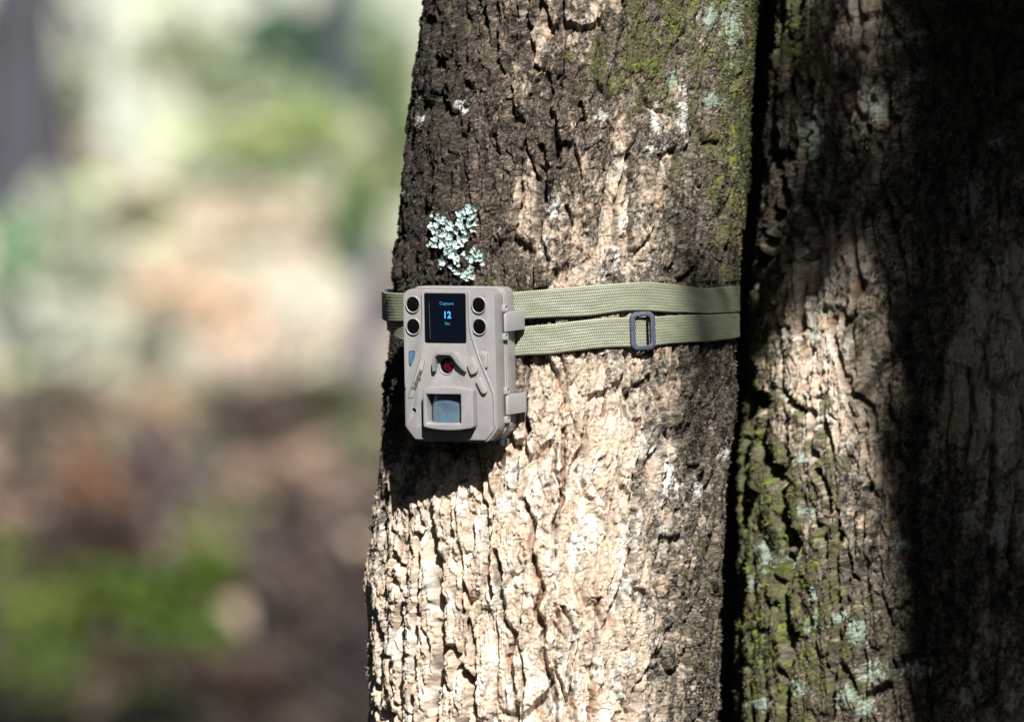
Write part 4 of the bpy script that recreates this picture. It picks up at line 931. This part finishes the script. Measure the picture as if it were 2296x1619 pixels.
# film bowed outwards inside the window
nf = 28; xs = np.linspace(lx(wx0, pr) + .0022, lx(wx1, pr) - .0030, nf)
tt = np.linspace(-1, 1, nf); ys = -0.2 * mm - 3.4 * mm * np.sqrt(np.clip(1 - tt ** 2 * .92, 0, 1)); zs_ = np.linspace(lz(wz0) - .001, lz(wz1) + .001, 12)
co = np.array([[(x, y, z) for x, y in zip(xs, ys)] for z in zs_]).reshape(-1, 3)
fm = np_mesh('sensor_film', co, grid_faces(12, nf)); shade_all(fm)
link('sensor_film', fm, M_pir, house)
link('sensor_recess', prism([(lx(wx0, pr) + .0002, lz(wz0) + .0002), (lx(wx1, pr) - .0002, lz(wz0) + .0002), (lx(wx1, pr) - .0002, lz(wz1) - .0002), (lx(wx0, pr) + .0002, lz(wz1) - .0002)], 1.4 * mm, 0.6 * mm), M_black, house)
# hinges on the right side wall; x is the side, depth grows away from the viewer
sideX = lx(966)
def box(x0, x1, y0, y1, z0, z1):
    return prism([(x0, z0), (x1, z0), (x1, z1), (x0, z1)], y1, y0)
def side_x(zy):   # side wall leans slightly outward downwards
    return lx(960 + (zy - 176) * .0068)
for (ya, yb) in ((375, 540), (1066, 1235)):
    zc = (lz(ya) + lz(yb)) / 2; hh = (lz(ya) - lz(yb)) / 2; X = side_x((ya + yb) / 2)
    barrel_pts = 24
    co = []
    for zz in (zc - hh, zc + hh):
        for k in range(barrel_pts):
            t = 2 * math.pi * k / barrel_pts; co.append((X + .0009 + .0021 * math.cos(t), .0188 + .0026 * math.sin(t), zz))
    bmh = bmesh.new(); vv = [bmh.verts.new(c) for c in co]
    for k in range(barrel_pts): bmh.faces.new((vv[k], vv[(k + 1) % barrel_pts], vv[barrel_pts + (k + 1) % barrel_pts], vv[barrel_pts + k]))
    bmh.faces.new(vv[:barrel_pts][::-1]); bmh.faces.new(vv[barrel_pts:])
    meh = bpy.data.meshes.new('hinge'); bmh.to_mesh(meh); bmh.free()
    hg = finish('latch', meh, M_shell2, dev, bevel=0.0003)
    # plate that lies over the back shell and juts past it
    pl = [(X + .0012, .0175), (X + .0030, .0165), (X + .0066, .0405), (X + .0058, .0425), (X + .0048, .0425)]
    bmq = bmesh.new(); lo_ = [bmq.verts.new((x, y, zc - hh)) for x, y in pl]; hi_ = [bmq.verts.new((x, y, zc + hh)) for x, y in pl]
    bmq.faces.new(lo_); bmq.faces.new(hi_)
    for i_ in range(5): bmq.faces.new((lo_[i_ - 1], lo_[i_], hi_[i_], hi_[i_ - 1]))
    bmesh.ops.recalc_face_normals(bmq, faces=bmq.faces); mq = bpy.data.meshes.new('latch_plate'); bmq.to_mesh(mq); bmq.free()
    tab = finish('latch_plate', mq, M_shell2, hg, bevel=0.0004, seg=3)
    slot = finish('latch_slot', box(X - .0006, X + .0007, .0152, .0185, zc - hh - .0003, zc + hh + .0003), M_dark, hg, bevel=0)
    for zq in (zc + hh + .0026, zc - hh - .0032):
        cl = finish('clip', box(X - .0008, X + .0024, .0150, .0205, zq - .0023, zq + .0023), M_shell2, dev,
                    [box(X + .0008, X + .0040, .0162, .0192, zq - .0012, zq + .0012)], bevel=0.0003)
        link('clip_hole', box(X + .0006, X + .0010, .0170, .0190, zq - .0013, zq + .0013), M_dark, cl)
    zq = zc - hh - .0066
    link('clip_recess', cyl(0, 0, .0001, 0, .0001), M_dark, dev) if False else None
    co2 = [(X + .0008, .0178 + .0024 * math.cos(t), zq + .0016 - .0028 * abs(math.sin(t))) for t in np.linspace(0, math.pi, 12)]
    me2 = bpy.data.meshes.new('drain_notch'); me2.from_pydata(co2 + [(X - .001, c[1], c[2]) for c in co2], [], [tuple(range(12)), tuple(range(23, 11, -1))] + [(i, i + 12, (i + 1) % 12 + 12, (i + 1) % 12) for i in range(12)])
    link('drain_notch', me2, M_dark, dev)
# tripod socket and screw under the body
bms = bmesh.new(); bmesh.ops.create_cone(bms, cap_ends=True, segments=24, radius1=.0045, radius2=.0045, depth=.0045, matrix=Matrix.Translation((lx(900), .026, lz(1450) - .0018)))
mes = bpy.data.meshes.new('screw'); bms.to_mesh(mes); bms.free(); link('screw', mes, M_metal, dev, 30)
# bracket on the back that takes the strap
finish('strap_bracket', box(-.028, .028, .0395, .0440, -.006, .040), simple('bracket', (0.06, 0.06, 0.06), .6), dev, bevel=.0006)

# ------------------------------------------------------------------ the strap and its buckle
def catmull(P, k):
    out = []; n = len(P)
    for i in range(n - 1):
        p0, p1, p2, p3 = [np.array(P[max(0, min(n - 1, j))], float) for j in (i - 1, i, i + 1, i + 2)]
        for j in range(k):
            t = j / k; out.append(0.5 * ((2 * p1) + (p2 - p0) * t + (2 * p0 - 5 * p1 + 4 * p2 - p3) * t * t + (3 * p1 - p0 - 3 * p2 + p3) * t ** 3))
    out.append(np.array(P[-1], float)); return np.array(out)
def strap_mat():
    m, nt, b = mat_new('olive_webbing'); L = nt.links.new
    a = nt.nodes.new('ShaderNodeVertexColor'); a.layer_name = 'paint'
    L(a.outputs['Color'], b.inputs['Base Color']); b.inputs['Roughness'].default_value = 0.48; b.inputs['Specular IOR Level'].default_value = 1.0
    return m
M_strap = strap_mat()
BK = {}
def strap(ctrl, name, label, seed):
    """ctrl: (world X, world Y, z top, z bottom) round the trunk, starting at the case's right side"""
    P = catmull(ctrl, 12)
    seg = np.concatenate([[0], np.cumsum(np.hypot(np.diff(P[:, 0]), np.diff(P[:, 1])))])
    n = int(seg[-1] / 0.00042); s = np.linspace(0, seg[-1], n)
    Q = np.stack([np.interp(s, seg, P[:, i]) for i in range(4)], -1)
    T = np.gradient(Q[:, :2], axis=0); T /= np.linalg.norm(T, axis=1)[:, None]
    N = np.stack([T[:, 1], -T[:, 0]], -1)                   # outward
    nw = 46; w = np.linspace(0, 1, nw)
    S, W = np.meshgrid(s * 1000, w, indexing='ij')
    wmm = W * 21.0
    # ribs along and the twill across
    row = np.sin(2 * np.pi * wmm / 2.1); ph = np.floor(wmm / 2.1)
    colr = np.sin(2 * np.pi * (S / 1.28 + 0.5 * (ph % 2) + 0.12 * np.sin(wmm * .9)))
    rib = 0.5 + 0.5 * row; cr = 0.5 + 0.5 * colr
    hgt = 0.15 * rib ** 0.7 + 0.42 * cr + 0.05 * fbm(S / 3, wmm / 3, 2, seed)
    edge = sstep(0, 0.045, W) * sstep(1, 0.955, W)
    off = (0.35 + hgt * edge + edge * .35) / 1000
    zc = Q[:, 2][:, None] * (1 - W) + Q[:, 3][:, None] * W + 0.0003 * fbm(S / 25, W * 0 + 3, 2, seed + 4)
    bow = 0.0004 * fbm(S / 18, wmm / 14, 2, seed + 7)
    co1 = np.stack([Q[:, 0][:, None] + N[:, 0][:, None] * (off + bow), Q[:, 1][:, None] + N[:, 1][:, None] * (off + bow), zc], -1)
    ins = 0.0009
    co2 = np.stack([Q[:, 0][:, None] - N[:, 0][:, None] * (ins * edge ** .3), Q[:, 1][:, None] - N[:, 1][:, None] * (ins * edge ** .3), zc + 0 * W], -1)
    base = np.array([0.070, 0.082, 0.050]); lite = np.array([0.37, 0.385, 0.27]); dk = np.array([0.015, 0.018, 0.01])
    c = base + (lite - base) * (cr ** 1.5 * (0.68 + .32 * rib))[..., None]  # raised threads painted lighter, for the light they catch
    c = c + (dk - c) * ((1 - rib) ** 1.3 * (1 - cr) ** .8 * 0.95)[..., None]  # hollows of the weave painted darker, for their shade
    c = c * (1 + 0.10 * fbm(S / 8, wmm / 4, 3, seed + 9))[..., None] * (0.9 + .2 * rng.random(S.shape))[..., None]
    r1 = n; f1 = grid_faces(n, nw)
    # front, back, closed at both long edges
    co = np.concatenate([co1.reshape(-1, 3), co2[:, ::9].reshape(-1, 3)]); nb = co2[:, ::9].shape[1]
    f2 = grid_faces(n, nb)[:, ::-1] + n * nw
    i = np.arange(n - 1)
    e1 = np.stack([i * nw, (i + 1) * nw, n * nw + (i + 1) * nb, n * nw + i * nb], -1)
    e2 = np.stack([i * nw + nw - 1, n * nw + i * nb + nb - 1, n * nw + (i + 1) * nb + nb - 1, (i + 1) * nw + nw - 1], -1)
    cb = np.concatenate([c.reshape(-1, 3), np.broadcast_to(base * .8, (n * nb, 3))])
    me = np_mesh(name, co, np.concatenate([f1, f2, e1, e2]), cols={'paint': np.clip(cb, 0.02, .75)}); shade_all(me)
    return me
def on_trunk(a_deg, z, gap):
    a = R(a_deg); x, y = T1.nominal(np.array([a]), np.array([z])); return float(x[0] + math.sin(a) * gap), float(y[0] - math.cos(a) * gap)
def scr_pt(xv, Y): return at(xv, 800, Y).x
def zof(y, Y): return at(1148, y, Y).z
zm = CAM_Z + 0.02
def strap_ctrl(edges, lefts, gap):
    """edges: (x, ytop, ybottom) seen on the right; lefts: the loop seen left of the case"""
    C_ = []
    tangent = {}
    xt, yt = on_trunk(24, zm, gap)                       # where the straight run meets the trunk
    X0 = scr_pt(1105, -.118); Yd = -0.1175
    n = len(edges)
    for (x, a, b) in edges[:-1]:
        X = at(x, 800, -.115).x; Y = -.118
        for _ in range(4):
            X = at(x, 800, Y).x; X = min(X, float(T1.centre(zm)) + float(T1.half(zm)) * .992); Ys = T1.surf_Y(X, zm)
            ang = math.atan2(X - float(T1.centre(zm)), -Ys); Y = Ys - gap / max(.35, math.cos(ang))
        if x < 1200: Y = min(Y, -.1175)
        C_.append((X, Y, zof(a, Y), zof(b, Y)))
    la = edges[-1]
    for ad, f_ in ((68, .55), (76, .85), (84, 1.0), (91, 1.0)):
        X, Y = on_trunk(ad, zm, gap); p_ = edges[-2]
        C_.append((X, Y, zof(p_[1] + (la[1] - p_[1]) * f_, Y), zof(p_[2] + (la[2] - p_[2]) * f_, Y)))
    for ad, dz in ((100, 0), (125, .001), (150, .002), (180, .003), (210, .003), (238, .0025)):
        X, Y = on_trunk(ad, zm, gap); zt = C_[-1][2] if ad == 100 else zt
        C_.append((X, Y, lefts[0][2] * (ad - 90) / 160 + zof(la[1], 0) * (1 - (ad - 90) / 160) if False else zof(la[1] + (lefts[0][2] - la[1]) * (ad - 90) / 160, 0), zof(la[2] + (lefts[0][3] - la[2]) * (ad - 90) / 160, 0)))
    for (x, Y, a, b) in lefts:
        C_.append((at(x, 800, Y).x, Y, zof(a, Y), zof(b, Y)))
    return C_
up = [(1100, 657, 720), (1165, 654, 717), (1230, 648, 713), (1320, 640, 709), (1400, 635, 699), (1450, 632, 698), (1500, 637, 701), (1560, 645, 703), (1590, 646, 704), (1648, 640, 700)]
dn = [(1100, 742, 806), (1165, 733, 798), (1230, 727, 795), (1300, 719, 787), (1360, 713, 780), (1445, 711, 778), (1500, 708, 772), (1560, 706, 768), (1590, 706, 766), (1644, 702, 757)]
lf_up = [(868, .020, 648, 716), (861, -.02, 652, 718), (874, -.065, 656, 722), (905, -.088, 657, 722), (960, -.106, 658, 722)]
lf_dn = [(876, .016, 692, 742), (874, -.02, 690, 742), (882, -.064, 692, 752), (908, -.085, 700, 766), (960, -.103, 706, 776)]
cu = strap_ctrl(up, lf_up, .0032); cd = strap_ctrl(dn, lf_dn, .0030)
s1 = strap(cu, 'webbing_strap', '', 300); s2 = strap(cd, 'webbing_strap', '', 340)
st_root = empty('webbing_strap', (0, 0, CAM_Z + .02)); tag(st_root, 'olive green woven strap wound twice round the pale trunk', 'strap')
for me_ in (s1, s2):
    me_.transform(Matrix.Translation((0, 0, -(CAM_Z + .02)))); link('strap_loop', me_, M_strap, st_root)

# buckle: rounded frame standing a little off the lower strap
def buckle():
    cx, cy = 1440.5, 742
    q = [c for c in cd]
    X = at(cx, 800, -.107).x
    Pc = catmull(cd, 12); i = int(np.argmin(abs(Pc[:60, 0] - X))); Y = Pc[:60, 1][i]
    root = empty('strap_buckle', (X, Y - .0030, at(cx, cy, Y).z), (0, R(-2.0), R(16)))
    tag(root, 'rounded rectangular black plastic slide buckle on the lower run of the green strap', 'buckle')
    W, H = 29.5 * 2 * PX * .98 / 2, 43.5 * 2 * PX * .98 / 2
    outer = rrect(-W, -H, W, H, .0050, 8); inner = rrect(-W + .0036, -H + .0034, W - .0036, H - .0034, .0022, 6)
    cutm = prism(inner, 3 * mm, -4 * mm)
    finish('buckle_frame', prism(outer, 1.0 * mm, -1.6 * mm, 0.0002), M_buckle, root, [cutm], bevel=0.0006, seg=4)
    finish('dark_gap_bar', box(.0030, .0046, .0002, .0016, -H + .002, H - .002), M_black, root, bevel=.0004)  # bar made black to read as the shaded gap inside the frame
    # keeper end of the strap folded inside
buckle()

# ------------------------------------------------------------------ leafy lichen above the case
M_lich = simple('foliose_lichen', (0.40, 0.50, 0.485), 0.8, bump=0.6, bscale=1500, spec=0.2, var=0.18)
lob = [(370,280,60),(470,310,50),(450,380,60),(540,410,80),(340,490,60),(600,440,50),(380,580,60),(470,590,60),(600,620,80),(690,510,90),(850,490,90),(840,280,70),(880,340,60),(1030,190,105),(1090,260,60),
 (980,460,70),(1060,320,50),(1130,460,60),(1110,540,60),(930,590,60),(790,600,50),(500,660,70),(650,690,70),(400,740,60),(520,780,90),(620,820,80),(310,800,50),(380,850,60),(780,820,90),(880,745,100),
 (660,920,80),(720,1020,110),(600,990,80),(540,1120,80),(500,1200,60),(820,1080,60),(780,1150,50),(900,980,50),(1060,930,50),(1140,1010,70),(1060,1080,70),(1220,970,60),(1200,1080,60),(1240,1150,50),
 (1040,1240,70),(960,1380,105),(1060,1400,60),(790,1310,60),(680,1200,50),(1000,1300,60),(430,480,60),(1010,380,60),(940,250,50),(580,540,50),(700,780,60),(440,680,50),(1170,1010,50),(980,1060,45)]
lroot_p = at(1016, 545, -.1); lroot_p.y = T1.surf_Y(lroot_p.x, lroot_p.z)
lroot = empty('leafy_lichen', lroot_p); tag(lroot, 'pale blue green leafy lichen growing on the dark bark just above the wildlife camera', 'lichen')
lrn = np.random.default_rng(12)
def lobe_mesh(seed):
    r = np.random.default_rng(seed); nr, nc = 6, 22; t = np.linspace(0, 2 * np.pi, nc, endpoint=False)
    ph = r.uniform(0, 6.28, 4)
    prof = 1 + .20 * np.sin(3 * t + ph[0]) + .14 * np.sin(5 * t + ph[1]) + .08 * np.sin(8 * t + ph[2])
    co = []
    for k in range(nr):
        q = k / (nr - 1)
        x = q * prof * np.cos(t) * 1.0; z = q * prof * np.sin(t) * (0.75 + .2 * math.sin(ph[3]))
        y = -(.55 * q ** 2.2) + .22 * q * np.sin(4 * t + ph[1]) + .14 * q * np.sin(7 * t + ph[3])
        co.append(np.stack([x, y, z], -1))
    co = np.concatenate(co); me = np_mesh('lobe', co, grid_faces(nr, nc, True)); shade_all(me)
    return me
lms = [lobe_mesh(s) for s in range(9)]
for m_ in lms: m_.materials.append(M_lich)
lrn = np.random.default_rng(12)
lob = lob + [(a + lrn.uniform(-45, 45), b + lrn.uniform(-45, 45), s_ * .7) for a, b, s_ in lob]
for i, (a, b, s_) in enumerate(lob):
    p = at(931 + a * .1252, 446 + b * .1252, -.095); p = at(931 + a * .1252, 446 + b * .1252, T1.surf_Y(p.x, p.z))
    o = bpy.data.objects.new('lobe', lms[i % 9]); C.objects.link(o); o.parent = lroot
    nang = math.atan2(-(p.x - float(T1.centre(p.z))), .118)
    o.location = p - lroot_p + Vector((math.sin(nang) * -.003, -.0045 - lrn.uniform(0, .003), 0))
    sc = s_ * .1252 * PX * .98; o.scale = (sc, sc, sc)
    o.rotation_euler = (lrn.uniform(-.5, .5), lrn.uniform(0, 6.28), -nang * .4 + lrn.uniform(-.5, .5))
    sol = None
# a dead twig sticking out past the left edge of the trunk
bmt = bmesh.new()
pts = [at(900, 752, -.02), at(885, 744, -.03), at(868, 740, -.035)]
for p, q, ra in zip(pts[:-1], pts[1:], (.0009, .0006)):
    d = q - p; bmesh.ops.create_cone(bmt, cap_ends=True, segments=6, radius1=ra, radius2=ra * .6, depth=d.length, matrix=Matrix.Translation((p + q) / 2 - pts[0]) @ d.to_track_quat('Z', 'Y').to_matrix().to_4x4())
met = bpy.data.meshes.new('bark_splinter'); bmt.to_mesh(met); bmt.free()
ot = link('bark_splinter', met, simple('splinter', (.14, .10, .07), .9)); ot.location = pts[0]
tag(ot, 'thin dark bark splinter sticking out below the left loop of the strap', 'splinter')
